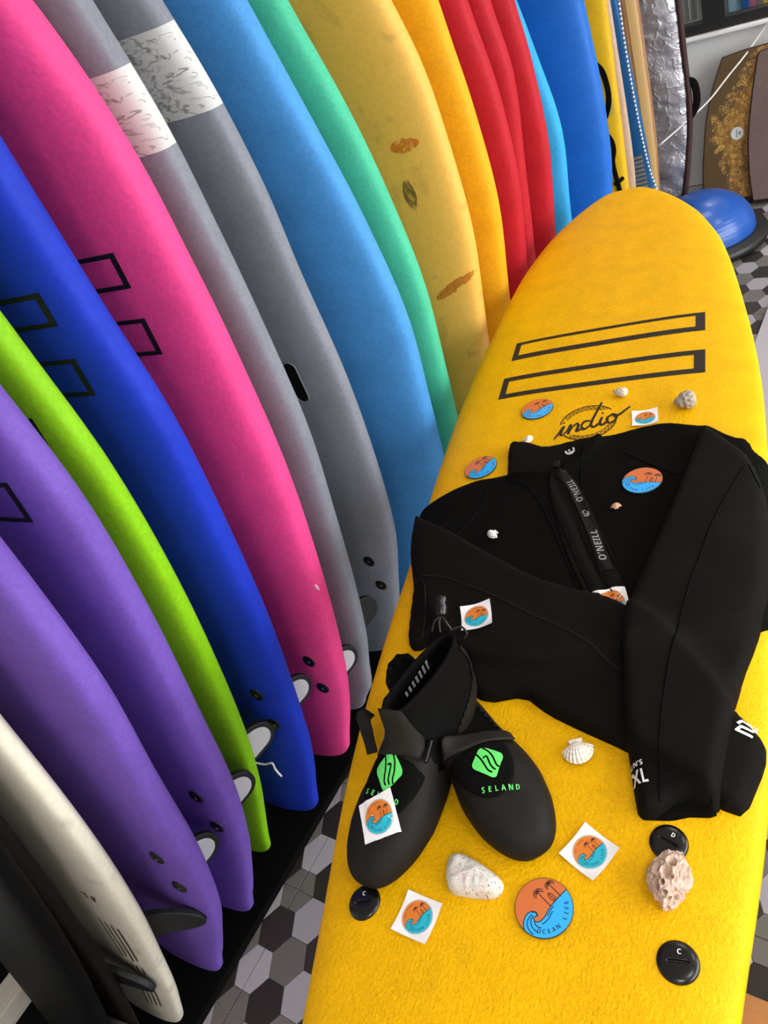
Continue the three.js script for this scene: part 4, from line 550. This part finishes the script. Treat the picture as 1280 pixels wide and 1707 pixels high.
function makeBoot(name, label, heel, toe, o) {
  const [uh, vh] = heel, [ut, vt] = toe, L = Math.hypot(ut - uh, vt - vh), e = [(ut - uh) / L, (vt - vh) / L], n = [e[1] * -1, e[0]];   // n: lateral in (u, v)
  const um = (uh + ut) / 2, vm = (vh + vt) / 2, y0 = deckY(um, vm) + 0.0008, org = [um, vm, y0];
  const root = deckThing(name, label, 'water shoe', ...org);
  const P = (s, lat, y) => { const k = 1 - sstep(0.3, 0.72, s), yy = (y * lerp(1, o.squash, k)) + o.lift * Math.pow(clamp(1 - s, 0, 1), 1.3); const lean = (o.lean + o.leanBack * (1 - sstep(0, 0.5, s))) * Math.max(0, y - 0.03) * (0.4 + k), pull = o.pull * Math.max(0, y - 0.045) * k; return [uh + e[0] * (s * L + pull) + n[0] * (lat + lean), vh + e[1] * (s * L + pull) + n[1] * (lat + lean), yy]; };
  const hts = [0, .002, .005, .009, .014, .02, .026, .031, .036, .040, .044, .0475, .051, .055, .059, .064, .07, .077, .085, .094, .103, .112, .12, .126, o.top ?? .13], NA = 72;
  const V = [], UVs = [], F = [], info = [];
  const ringAt = (y, inset, k) => { const f = frontY(y) - inset / L, b = backY(y) + inset / L; for (let i = 0; i < NA; i++) { const a = i / NA * 2 * Math.PI, c = Math.cos(a), si = Math.sin(a), s = b + (f - b) * (1 + c) / 2, w = Math.max(0.002, footW(s) * kY(y) - inset) , lat = Math.sign(si) * Math.pow(Math.abs(si), 0.72) * w; const wob = 0.0012 * (noise2(s * 14 + k, y * 60 + i * 0.02) - 0.5); const [u, v, yy] = P(s, lat + wob, y + (k === 1 ? 0.006 * Math.cos(a) * sstep(0.09, 0.13, y) : 0)); V.push(v - vm, yy, -(u - um)); UVs.push(lat / 0.12, s * L / 0.12); info.push([s, Math.abs(lat) / w, y, lat, c]); } };
  for (const y of hts) ringAt(y, 0, 1);
  const top = hts[hts.length - 1]; for (const [dy, ins] of [[0.002, 0.002], [0.001, 0.005], [-0.006, 0.0065], [-0.025, 0.007], [-0.05, 0.008], [-0.07, 0.012]]) ringAt(top + dy, ins, 1);
  const rows = hts.length + 6;
  for (let j = 0; j < rows - 1; j++) for (let i = 0; i < NA; i++) { const a = j * NA + i, b = j * NA + (i + 1) % NA, c = a + NA, d = b + NA; F.push([a, d, b, j], [a, c, d, j]); }
  { const j = rows - 1; for (let i = 1; i < NA - 1; i++) F.push([j * NA, j * NA + i + 1, j * NA + i, j]); for (let i = 1; i < NA - 1; i++) F.push([0, i, i + 1, -1]); }
  const base = new THREE.BufferGeometry(); base.setAttribute('position', new THREE.Float32BufferAttribute(V, 3)); base.setIndex(F.flatMap(f => f.slice(0, 3))); base.computeVertexNormals(); const NRM = base.attributes.normal.array;
  const isRub = f => { const q = [0, 1, 2].map(k => info[f[k]]), s = (q[0][0] + q[1][0] + q[2][0]) / 3, l = Math.max(q[0][3], q[1][3], q[2][3], -q[0][3], -q[1][3], -q[2][3]), y = (q[0][2] + q[1][2] + q[2][2]) / 3; if (f[3] >= hts.length - 1) return false; if (y < 0.016) return true; if (q[0][4] < -0.84 && q[1][4] < -0.84 && q[2][4] < -0.84 && y < 0.103) return true; return y < 0.075 && (s > 0.50 || y < 0.034); };
  const build = (test, off) => { const g = new THREE.BufferGeometry(); const p = V.map((v, k) => v + NRM[k] * off); g.setAttribute('position', new THREE.Float32BufferAttribute(p, 3)); g.setAttribute('uv', new THREE.Float32BufferAttribute(UVs, 2)); g.setIndex(F.filter(test).flatMap(f => f.slice(0, 3))); g.computeVertexNormals(); return g; };
  part('upper', build(() => true, 0), NEOBOOT, root);
  const rub = build(isRub, 0.0016); part('rubber_sole', rub, RUBBER, root, 'dark grey rubber sole and toe cap');
  // splat the shoe into the height map
  const put = (x, y, z) => { const u = um - z, v = vm + x, j = Math.round((u - HU0) / HC), i = Math.round((v - HV0) / HC); for (let a = -1; a <= 1; a++) for (let b = -1; b <= 1; b++) { const J = j + a, Q = i + b; if (J >= 0 && J < HNU && Q >= 0 && Q < HNV) HM[J * HNV + Q] = Math.max(HM[J * HNV + Q], y0 + y); } };
  for (const f of F) { const q = f.slice(0, 3).map(k => [V[3 * k], V[3 * k + 1], V[3 * k + 2]]); if (f[3] >= hts.length) continue; for (let a = 0; a <= 3; a++) for (let b = 0; b <= 3 - a; b++) { const c = 3 - a - b; put(...[0, 1, 2].map(k => (q[0][k] * a + q[1][k] * b + q[2][k] * c) / 3 + (k === 1 ? 0.0016 : 0))); } }
  const vp = []; for (let i = 0; i <= 14; i++) { const a = Math.PI * (i / 14), l = 0.037 * Math.cos(a), sx = 0.56 + 0.235 * Math.pow(Math.sin(a), 0.8); const [u, v] = P(sx, l, 0.05); vp.push([u, v]); }
  part('vamp', drape(vp, org, { t: 0.0012, r: 0.002, cell: 0.003, blur: 3, lift: 0.0006, sub: 1 }), NEOBOOT, root, 'matt black fabric instep');
  return { root, org, P, at: (s, lat, y) => { const [u, v, yy] = P(s, lat, y); return [v - vm, yy, -(u - um)]; } };
}
const NEOBOOT = new THREE.MeshPhysicalMaterial({ color: lin('#070605'), roughness: 0.85, bumpMap: knit, bumpScale: 0.0003, specularIntensity: 0.2, side: THREE.DoubleSide });
const RUBBER = new THREE.MeshPhysicalMaterial({ color: lin('#1f1c19'), roughness: 0.6, specularIntensity: 0.3, bumpMap: foamBump, bumpScale: 0.0004, map: blotch, side: THREE.DoubleSide });
const STRAPM = new THREE.MeshPhysicalMaterial({ color: lin('#24211e'), roughness: 0.6, specularIntensity: 0.3, bumpMap: knit, bumpScale: 0.0004, side: THREE.DoubleSide });
const leafLogo = printMat(512, 512, (x, w, h) => {
  x.fillStyle = '#63e06a'; x.translate(256, 256); x.rotate(0); x.beginPath(); x.moveTo(-60, -190); x.quadraticCurveTo(-20, -220, 60, -170); x.lineTo(180, -70); x.quadraticCurveTo(215, -30, 190, 20); x.lineTo(60, 200); x.quadraticCurveTo(30, 240, -20, 200); x.lineTo(-170, 60); x.quadraticCurveTo(-215, 10, -180, -40); x.closePath(); x.fill();
  x.globalCompositeOperation = 'destination-out'; x.lineWidth = 22; x.lineCap = 'round'; x.beginPath(); x.moveTo(-110, -150); x.bezierCurveTo(-20, 10, -60, 110, 10, 150); x.stroke(); x.beginPath(); x.moveTo(-30, -60); x.bezierCurveTo(60, -120, -20, 60, 60, 130); x.stroke(); x.beginPath(); x.moveTo(0, -190); x.bezierCurveTo(130, -60, 60, 60, 110, 110); x.stroke();
});
const wordSel = printMat(768, 160, (x, w, h) => { x.fillStyle = '#63e06a'; x.font = 'bold 120px sans-serif'; x.textBaseline = 'middle'; 'SELAND'.split('').forEach((c, i) => x.fillText(c, 20 + i * 122, 84)); });
const strapIn = (root, org, P, nm = 'strap') => part(nm, drape(P, org, { t: 0.003, r: 0.002, cell: 0.0035, blur: 2, lift: 0.001, sub: 0 }), STRAPM, root, 'ribbed ankle strap');
{
  const b = makeBoot('reef_boot', 'right hand black reef boot, its shaft tucked under the other boot', [0.522, -0.148], [0.303, 0.030], { squash: 0.36, lift: 0, lean: 0.5, leanBack: 0, pull: 0.0, top: 0.118 });
  part('logo_print', surfPatch(0.379, -0.030, 0.048, 0.048, 28, b.org, 0.0012, 20), leafLogo, b.root, 'green leaf shaped logo');
  part('word_print', surfPatch(0.352, -0.010, 0.047, 0.011, 17, b.org, 0.0012, 24), wordSel, b.root, 'green lettering');
  strapIn(b.root, b.org, [[0.404, -0.088], [0.378, -0.088], [0.392, -0.058], [0.412, -0.030], [0.428, -0.012], [0.446, -0.026], [0.434, -0.044], [0.418, -0.066]]);
  // crumpled drawcord collar that sticks out on the left
  const rim = []; for (let i = 0; i < 28; i++) { const a = i / 28 * 6.283; const p = [0.505 + 0.026 * Math.cos(a), -0.178 + 0.022 * Math.sin(a)]; rim.push([p[1] - b.org[1], 0.042 + 0.010 * Math.sin(a * 1 + 2) + 0.003 * Math.sin(i * 2.4) , -(p[0] - b.org[0])]); }
  part('collar', grid(56, 8, (s, t) => { const a = s * 6.2832, k = 1 - 0.25 * t, w = 1 + 0.07 * Math.sin(a * 9) * t; return [-0.178 + 0.022 * w * Math.sin(a) * (1.25 - 0.25 * t) + 0.03 * (1 - t) - b.org[1], 0.006 + t * (0.042 + 0.012 * Math.sin(a + 2)), -(0.505 + 0.026 * w * Math.cos(a) * (1.25 - 0.25 * t) - 0.015 * (1 - t) - b.org[0])]; }), NEOBOOT, b.root, 'crumpled drawcord collar');
  part('drawcord', tube(rim, 0.0035, 90, 6, true), M.blackMatt, b.root);
}
{
  const b = makeBoot('reef_boot', 'left hand black reef boot with open collar and a square sticker on its toe', [0.522, -0.094], [0.243, -0.166], { squash: 0.95, lift: 0.02, lean: 0.0, leanBack: -0.12, pull: 0.05, top: 0.128 });
  part('logo_print', surfPatch(0.350, -0.142, 0.046, 0.05, -12, b.org, 0.0012, 20), leafLogo, b.root, 'green leaf shaped logo');
  part('word_print', surfPatch(0.3235, -0.146, 0.052, 0.011, -14, b.org, 0.0012, 24), wordSel, b.root, 'green lettering');
  strapIn(b.root, b.org, [[0.402, -0.176], [0.380, -0.178], [0.366, -0.150], [0.364, -0.102], [0.386, -0.100], [0.390, -0.150]]);
  part('strap_buckle', rbox(0.006, 0.006, 0.03, 0.002, -0.097 - b.org[1], hAt(0.376, -0.1) + 0.003 - b.org[2], -(0.376 - b.org[0])), M.black, b.root);
  // pull tab at the outer side
  part('pull_tab', ribbon([[-0.196, 0.030, -0.398], [-0.204, 0.046, -0.418], [-0.207, 0.060, -0.430], [-0.201, 0.064, -0.436]].map(([v, y, mu]) => [v - b.org[1], y, mu + b.org[0]]), 0.02, 0.003, 24), STRAPM, b.root);
  // toggle and cord at the back of the collar
  const T = b.at(0.03, 0.012, 0.138), tg = new THREE.LatheGeometry([[0, 0], [0.0058, 0], [0.007, 0.003], [0.007, 0.012], [0.0058, 0.013], [0.0058, 0.016], [0.0066, 0.017], [0.0066, 0.022], [0.005, 0.0245], [0, 0.0245]].map(p => new THREE.Vector2(...p)), 24);
  tg.rotateX(-0.9); tg.translate(T[0] + 0.002, T[1] + 0.006, T[2] - 0.008); part('cord_toggle', tg, mat('#100f0e', 0.25), b.root, 'black plastic cord toggle');
  for (const [dx, dz] of [[-0.008, 0.006], [0.0, 0.008], [0.010, 0.004]]) part('drawcord', tube([[T[0] + 0.002, T[1] + 0.007, T[2] - 0.008], [T[0] + dx * 0.8, T[1] + 0.004, T[2] - 0.001], [T[0] + dx * 1.4, T[1] - 0.006, T[2] + dz]], 0.0014, 16, 6), mat('#1a1816', 0.5), b.root);
  part('drawcord', tube([[T[0] + 0.014, T[1] - 0.006, T[2] + 0.004], [T[0] + 0.026, T[1] - 0.004, T[2] + 0.001], [T[0] + 0.034, T[1] - 0.008, T[2] + 0.008], [T[0] + 0.030, T[1] - 0.014, T[2] + 0.010]], 0.0014, 24, 6), mat('#1a1816', 0.5), b.root);
  const tag_ = printMat(96, 192, (x, w, h) => { x.fillStyle = '#b9bbbd'; for (let i = 0; i < 9; i++) x.fillRect(10 + 3 * i, 12 + i * 19, 70 - 5 * i, 10); });
  part('size_tag', grid(2, 6, (s, t) => b.at(lerp(0.36, 0.10, t), 0.0125, 0.092 + 0.03 * s)), tag_, b.root, 'pale printed size tag inside the shaft');
}

// ---------------------------------------------------------------- round badges and square stickers
function artwork(x, R, blue, orange, topText) {          // drawn around the origin, radius R, y down
  x.save(); x.beginPath(); x.arc(0, 0, R, 0, 7); x.fillStyle = orange; x.fill(); x.clip();
  x.fillStyle = blue; x.beginPath(); x.moveTo(-R, R); x.lineTo(-R, 0.2 * R); x.quadraticCurveTo(-0.96 * R, -0.12 * R, -0.62 * R, -0.22 * R); x.bezierCurveTo(-0.36 * R, -0.26 * R, -0.24 * R, -0.05 * R, -0.34 * R, 0.06 * R); x.bezierCurveTo(-0.48 * R, -0.04 * R, -0.62 * R, 0.08 * R, -0.46 * R, 0.22 * R); x.quadraticCurveTo(-0.3 * R, 0.3 * R, -0.05 * R, 0.2 * R); x.quadraticCurveTo(0.2 * R, 0.1 * R, R, 0.1 * R); x.lineTo(R, R); x.closePath(); x.fill();
  const dk = '#1b3044', br = '#3c1a12'; x.lineCap = 'round'; x.lineWidth = 0.035 * R; x.strokeStyle = dk; x.stroke();
  const arc = p => { x.beginPath(); x.moveTo(p[0] * R, p[1] * R); x.bezierCurveTo(...p.slice(2).map(v => v * R)); x.stroke(); };
  arc([-0.86, 0.38, -0.9, 0.0, -0.7, -0.12, -0.46, -0.1]); arc([-0.7, 0.46, -0.78, 0.14, -0.66, -0.02, -0.46, -0.04]); arc([-0.52, 0.42, -0.62, 0.3, -0.6, 0.2, -0.54, 0.12]); arc([-0.4, 0.36, -0.2, 0.42, 0, 0.34, 0.12, 0.3]); arc([-0.1, 0.28, 0.05, 0.24, 0.15, 0.2, 0.26, 0.2]); arc([-0.4, -0.14, -0.32, -0.1, -0.3, -0.04, -0.34, 0.02]);
  x.strokeStyle = br;
  for (const [px, top, k] of [[0.2, -0.5, 1], [0.68, -0.44, 0.9]]) { x.lineWidth = 0.035 * R; x.beginPath(); x.moveTo(px * R, 0.12 * R); x.lineTo((px - 0.02) * R, top * R); x.stroke(); x.lineWidth = 0.03 * R; for (let i = 0; i < 9; i++) { const a = -Math.PI * 1.15 + i / 8 * Math.PI * 1.3, q = 0.2 * k; x.beginPath(); x.moveTo((px - 0.02) * R, top * R); x.quadraticCurveTo((px - 0.02 + q * 0.6 * Math.cos(a)) * R, (top + q * 0.7 * Math.sin(a) - 0.03) * R, (px - 0.02 + q * Math.cos(a)) * R, (top + q * 0.75 * Math.sin(a) + 0.05) * R); x.stroke(); } }
  x.lineWidth = 0.03 * R; x.beginPath(); x.ellipse(0.44 * R, -0.05 * R, 0.075 * R, 0.17 * R, -0.1, 0, 7); x.stroke(); x.beginPath(); x.moveTo(0.43 * R, -0.2 * R); x.lineTo(0.45 * R, 0.1 * R); x.stroke();
  x.restore();
  const text = (s, r, mid, px, col, flip) => { x.fillStyle = col; x.font = `bold ${px}px sans-serif`; x.textAlign = 'center'; x.textBaseline = 'middle'; const step = px * 0.86 / r; s.split('').forEach((c, i) => { const k = (i - (s.length - 1) / 2) * step, a = mid + (flip ? -k : k); x.save(); x.translate(r * Math.cos(a), r * Math.sin(a)); x.rotate(a + (flip ? -Math.PI / 2 : Math.PI / 2)); x.fillText(c, 0, 0); x.restore(); }); };
  text('OCEAN LIFE', R * 0.78, Math.PI / 2 - 0.02, R * 0.2, '#15324a', true);
  if (topText) text('SURF SCHOOL', R * 0.84, -Math.PI / 2 - 0.35, R * 0.115, '#5a2a16', false);
  x.lineWidth = 0.025 * R; x.strokeStyle = '#3b3a3a'; x.beginPath(); x.arc(0, 0, R * (topText ? 1.035 : 0.985), 0, 7); x.stroke();
}
const BADGE = canvasTex(1024, 1024, (x, w) => { x.translate(w / 2, w / 2); x.fillStyle = '#46677a'; x.fillRect(-w, -w, 2 * w, 2 * w); artwork(x, w * 0.5, '#31b2fb', '#d9733a', false); });
const badgeMat = new THREE.MeshPhysicalMaterial({ map: BADGE, roughness: 0.42, clearcoat: 0.15, clearcoatRoughness: 0.3 });
const badgeSide = mat('#4f7f95', 0.5);
const sqTex = deg => canvasTex(768, 768, (x, w) => { x.fillStyle = '#f3eeec'; x.fillRect(0, 0, w, w); x.translate(w / 2, w / 2); x.rotate(-deg * Math.PI / 180); artwork(x, w * 0.385, '#27b6cd', '#de7b2a', true); });
function disc(R, th) { const n = 64, g = new THREE.BufferGeometry(), p = [0, th, 0], u = [0.5, 0.5], I = []; const rr = [[R * 0.5, th], [R * 0.975, th], [R, th - 0.0005], [R, 0]]; rr.forEach(([r, y], k) => { for (let i = 0; i < n; i++) { const a = i / n * 2 * Math.PI; p.push(r * Math.cos(a), y, -r * Math.sin(a)); u.push(0.5 + 0.5 * r / R * Math.cos(a) * 0.995, 0.5 + 0.5 * r / R * Math.sin(a) * 0.995); } }); for (let i = 0; i < n; i++) I.push(0, 1 + i, 1 + (i + 1) % n); for (let k = 0; k < 3; k++) for (let i = 0; i < n; i++) { const a = 1 + k * n + i, b = 1 + k * n + (i + 1) % n; I.push(a, a + n, b, b, a + n, b + n); } g.setAttribute('position', new THREE.Float32BufferAttribute(p, 3)); g.setAttribute('uv', new THREE.Float32BufferAttribute(u, 2)); g.setIndex(I); g.computeVertexNormals(); return g; }
function badge(label, u, v, R, deg) {
  const q = 0.8 * R, y = Math.max(hAt(u, v), (hAt(u + q, v) + hAt(u - q, v)) / 2), du = (hAt(u + q, v) - hAt(u - q, v)) / (2 * q), dv = (hAt(u, v + q) - hAt(u, v - q)) / (2 * q);
  const t = deckThing('round_badge', label, 'badge', u, v, y + 0.0012);
  const g = disc(R, 0.0022), a = deg * Math.PI / 180; g.rotateY(a); const m = new THREE.Matrix4().makeBasis(new THREE.Vector3(1, dv, 0).normalize(), new THREE.Vector3(-dv, 1, du).normalize(), new THREE.Vector3(0, -du, 1).normalize()); g.applyMatrix4(m);
  part('badge_face', g, badgeMat, t);
}
function sticker(label, u, v, size, sqDeg, artDeg, curl, A = HM) {
  const org = [u, v, hAt(u, v, A)], a = sqDeg * Math.PI / 180, t = deckThing('square_sticker', label, 'sticker', ...org);
  const P = (s, q, off) => { const x = (s - 0.5) * size, z = (q - 0.5) * size, V = v + x * Math.cos(a) - z * Math.sin(a), U = u + x * Math.sin(a) + z * Math.cos(a), k = Math.abs(s - 0.5) * 2, l = Math.abs(q - 0.5) * 2; return [V - v, hAt(U, V, A) + off + curl * (0.75 * Math.pow(k * l, 1.6) + 0.25 * Math.pow(l, 3)) - org[2], -(U - u)]; };
  const top = grid(16, 16, (s, q) => P(s, q, 0.0013), (s, q) => [s, q]);
  const bot = grid(16, 16, (s, q) => P(1 - s, q, 0.0010), () => [0.02, 0.02]);
  part('paper', merge([top, bot]), new THREE.MeshPhysicalMaterial({ map: sqTex(artDeg - sqDeg), roughness: 0.45, side: THREE.DoubleSide }), t);
}
badge('largest round orange and blue badge, flat on the yellow board below the boots', 0.251, 0.041, 0.0305, 52);
badge('round orange and blue badge beside the oval script logo, left of it', 1.156, -0.102, 0.031, 27);
badge('round orange and blue badge at the left board edge, touching the neoprene top', 1.000, -0.184, 0.031, 51);
badge('round orange and blue badge on the right chest of the black top', 0.903, 0.106, 0.0305, -14);
sticker('square white sticker lying between the left screw cap and the pebble', 0.221, -0.095, 0.0445, -12, 48, 0.003);
sticker('square white sticker below the scallop shell, above the largest round badge', 0.316, 0.081, 0.0455, -32 + 90, 48, 0.004);
sticker('square white sticker on the toe of the left hand reef boot', 0.302, -0.147, 0.045, 25, 26, 0.002);
sticker('square white sticker on the folded left sleeve behind the boots', 0.617, -0.101, 0.0445, 15, 15, 0.005);
sticker('square white sticker wedged between the two crossed sleeves', 0.655, 0.079, 0.045, 15, 12, 0.0, CHEST);
sticker('square white sticker partly hidden under the far edge of the neoprene top', 1.090, 0.098, 0.043, 4, 12, 0.004);

// ---------------------------------------------------------------- shells, stones, coral
function scallop(R, ribs, hgt, elong = 1) {
  const f = (s, t, k) => { const a = (s - 0.5) * 2 * 1.12, r = t, fl = 0.5 + 0.5 * Math.cos(s * ribs * 2 * Math.PI), edge = R * (1 + 0.02 * fl) * (1 - 0.22 * Math.pow(Math.abs(a) / 1.12, 2.2)), x = Math.sin(a) * r * edge * 1.02, z = Math.cos(a) * r * edge * elong; const dome = hgt * Math.pow(Math.sin(Math.PI * Math.pow(1 - r * 0.98, 0.75) * 0.9 + 0.03), 0.9) * (1 - 0.75 * Math.pow(Math.abs(a) / 1.12, 2)); return [x, k * (dome + 0.0013 * (fl - 0.5) * r * (1 + 0.2 * r)) + 0.0006, z - R * 0.45]; };
  const top = grid(ribs * 8, 22, (s, t) => f(s, 0.03 + 0.97 * t, 1)); const ear = rbox(R * 0.62, 0.003, R * 0.2, 0.001, 0, 0.003, -R * 0.43);
  return merge([top, ear]);
}
const shellBump = foamBump;
{
  const tx = (a, b) => dataTex(128, (u, v) => { const k = Math.sin(v * 34 + 3 * oct(u, v, 4, 2, 61)) * 0.5 + 0.5; const A = new THREE.Color(a), B = new THREE.Color(b); A.convertLinearToSRGB(); B.convertLinearToSRGB(); return [lerp(A.r, B.r, k), lerp(A.g, B.g, k), lerp(A.b, B.b, k)]; }, true);
  const put = (name, label, u, v, geo, m, turn, dy = 0, sub) => { const t = deckThing(name, label, 'shell', u, v, hAt(u, v) + 0.0006 + dy); t.rotation.y += turn; part('shell_body', geo, m, t); return t; };
  put('scallop_shell', 'white ribbed fan shell lying right of the boots, below the black top', 0.437, 0.055, scallop(0.026, 11, 0.012, 1.2), new THREE.MeshPhysicalMaterial({ map: tx('#fffaf2', '#efe2cf'), roughness: 0.5, side: THREE.DoubleSide }), 0.35);
  put('cockle_shell', 'small orange banded cockle shell on the right chest of the black top', 0.845, 0.071, scallop(0.0115, 13, 0.0075, 0.95), new THREE.MeshPhysicalMaterial({ map: tx('#f3d9c0', '#b0622c'), roughness: 0.45, side: THREE.DoubleSide }), Math.PI + 0.2, 0.001);
  put('cockle_shell', 'small chalky white shell on the left chest of the black top', 0.801, -0.117, scallop(0.0152, 9, 0.010, 1.0), new THREE.MeshPhysicalMaterial({ map: tx('#f1efea', '#b9b4ac'), roughness: 0.7, side: THREE.DoubleSide }), -0.8, 0.001);
  put('cockle_shell', 'white shell peeking out from behind the collar of the black top', 1.062, -0.105, scallop(0.016, 9, 0.010, 1.0), new THREE.MeshPhysicalMaterial({ map: tx('#fbf7ef', '#e6dccb'), roughness: 0.5, side: THREE.DoubleSide }), 1.2);
  function whelk(L, R) { return grid(64, 60, (s, t) => { const a = s * 2 * Math.PI, k = t, prof = Math.pow(Math.sin(Math.PI * Math.pow(k, 0.62)), 0.75) * (k < 0.45 ? 1 : 1), whorl = 1 + 0.10 * Math.sin((k * 3.6 + s) * 2 * Math.PI) * sstep(0.25, 0.7, k), knob = 1 + 0.09 * Math.sin(a * 9) * Math.sin(k * 16) + 0.015 * Math.sin(k * 70); const r = R * prof * whorl * knob; return [(k - 0.45) * L, r * 0.9 * Math.sin(a) + R * 0.85, r * Math.cos(a)]; }); }
  put('whelk_shell', 'larger grey brown whelk shell near the right edge of the board above the top', 1.113, 0.165, whelk(0.038, 0.0165), new THREE.MeshPhysicalMaterial({ map: tx('#aea192', '#a09383'), roughness: 0.75, side: THREE.DoubleSide }), Math.PI + 0.25);
  put('whelk_shell', 'tiny pale whelk shell between the printed box and the script logo', 1.167, 0.053, whelk(0.029, 0.0092), new THREE.MeshPhysicalMaterial({ map: tx('#e2d6c4', '#c9b9a2'), roughness: 0.7, side: THREE.DoubleSide }), Math.PI - 0.35);
}
{ // speckled stone
  const P = [[0.268, -0.073], [0.290, -0.072], [0.295, -0.058], [0.285, -0.030], [0.272, -0.006], [0.261, -0.005], [0.252, -0.012], [0.249, -0.034], [0.250, -0.064]];
  const t = deckThing('stone', 'white speckled wedge shaped stone below the boots', 'stone', 0.27, -0.04, hAt(0.27, -0.04) + 0.0004);
  const g = drape(P, [0.27, -0.04, hAt(0.27, -0.04) + 0.0004], { t: 0.021, r: 0.015, cell: 0.0022, blur: 0, lift: 0.0005, sub: 2, keep: true, fold: (u, v, d) => 0.004 * (noise2(u * 90, v * 90) - 0.5) + 0.0025 * (noise2(u * 220, v * 220 + 5) - 0.5) - 0.06 * Math.max(0, v + 0.03) });
  const sp = canvasTex(512, 512, (x, w, h) => { x.fillStyle = '#ddd6cc'; x.fillRect(0, 0, w, h); for (let i = 0; i < 90; i++) { x.fillStyle = `rgba(${170 + 40 * rnd()},${155 + 40 * rnd()},${140 + 40 * rnd()},0.25)`; x.beginPath(); x.arc(rnd() * w, rnd() * h, 10 + 34 * rnd(), 0, 7); x.fill(); } for (let i = 0; i < 900; i++) { x.fillStyle = `rgba(${40 + 60 * rnd()},${38 + 50 * rnd()},${40 + 40 * rnd()},${0.5 + 0.5 * rnd()})`; x.beginPath(); x.arc(rnd() * w, rnd() * h, 1.2 + 5.5 * rnd() * rnd() * rnd(), 0, 7); x.fill(); } });
  sp.wrapS = sp.wrapT = THREE.RepeatWrapping; sp.repeat.set(1.6, 1.6);
  part('stone_body', g, new THREE.MeshPhysicalMaterial({ map: sp, roughness: 0.65, bumpMap: foamBump, bumpScale: 0.0006, side: THREE.DoubleSide }), t);
}
{ // pitted coral lump
  const u = 0.296, v = 0.163, t = deckThing('coral', 'small pinkish pitted coral lump touching the screw cap marked D', 'coral', u, v, hAt(u, v) + 0.001);
  const g0 = new THREE.IcosahedronGeometry(1, 40); let g = mergeVertices((g0.deleteAttribute('normal'), g0.deleteAttribute('uv'), g0)); const p = g.attributes.position, q = new THREE.Vector3();
  const holes = []; for (const [a, b, r] of [[0.1, -0.42, 0.24], [-0.02, 0.0, 0.25], [-0.5, -0.1, 0.2], [-0.35, 0.48, 0.2], [0.05, 0.62, 0.12], [0.22, 0.82, 0.18], [-0.1, 0.35, 0.1], [-0.62, 0.25, 0.14], [0.25, 0.1, 0.1]]) { const h = new THREE.Vector3(a, 0, b); h.y = Math.sqrt(Math.max(0.05, 1 - h.lengthSq())); holes.push([h.normalize(), r]); }
  for (let i = 0; i < p.count; i++) { q.fromBufferAttribute(p, i).normalize(); let k = 1 + 0.34 * (noise3(q.x * 2.1 + 7, q.y * 2.1, q.z * 2.1 + 3) - 0.5) + 0.22 * (noise3(q.x * 6 + 1, q.y * 6, q.z * 6) - 0.5) + 0.08 * (noise3(q.x * 15, q.y * 15 + 4, q.z * 15) - 0.5); for (const [h, r] of holes) { const d = q.distanceTo(h) / r; if (d < 1.7) k += 0.10 * Math.exp(-Math.pow((d - 1.1) / 0.22, 2)) - 0.42 * Math.exp(-Math.pow(d / 0.72, 4)); } const n = Math.max(0, 1 - q.distanceTo(new THREE.Vector3(0.55, 0.4, 0.75)) / 0.5); k -= 0.28 * n; p.setXYZ(i, q.x * k * 0.0195, Math.max(-0.010, q.y * k * 0.0155) + 0.010, q.z * k * 0.0275); }
  g.computeVertexNormals(); g.rotateY(-0.15); const n = p.count, uv = new Float32Array(n * 2); for (let i = 0; i < n; i++) { uv[2 * i] = p.getX(i) / 0.04; uv[2 * i + 1] = p.getZ(i) / 0.04; } g.setAttribute('uv', new THREE.BufferAttribute(uv, 2));
  const cm = dataTex(128, (a, b) => { const k = oct(a, b, 5, 4, 71); return [lerp(0.66, 0.90, k), lerp(0.54, 0.78, k), lerp(0.47, 0.70, k)]; }, true);
  part('coral_body', g, new THREE.MeshPhysicalMaterial({ map: cm, roughness: 0.8, bumpMap: foamBump, bumpScale: 0.001, side: THREE.DoubleSide }), t);
}

// the rack rail behind the tails
{ const t = thing('rack_rail', 'pale wooden rail on the floor behind the dark boards, lower left corner', 'rail', [-1.5, 0.021, -0.05]); part('rail_beam', rbox(0.06, 0.05, 0.7, 0.004, 0, 0.025, 0), new THREE.MeshPhysicalMaterial({ color: lin('#b9b0a2'), map: blotch, roughness: 0.7 }), t); }

renderer.render(scene, camera);
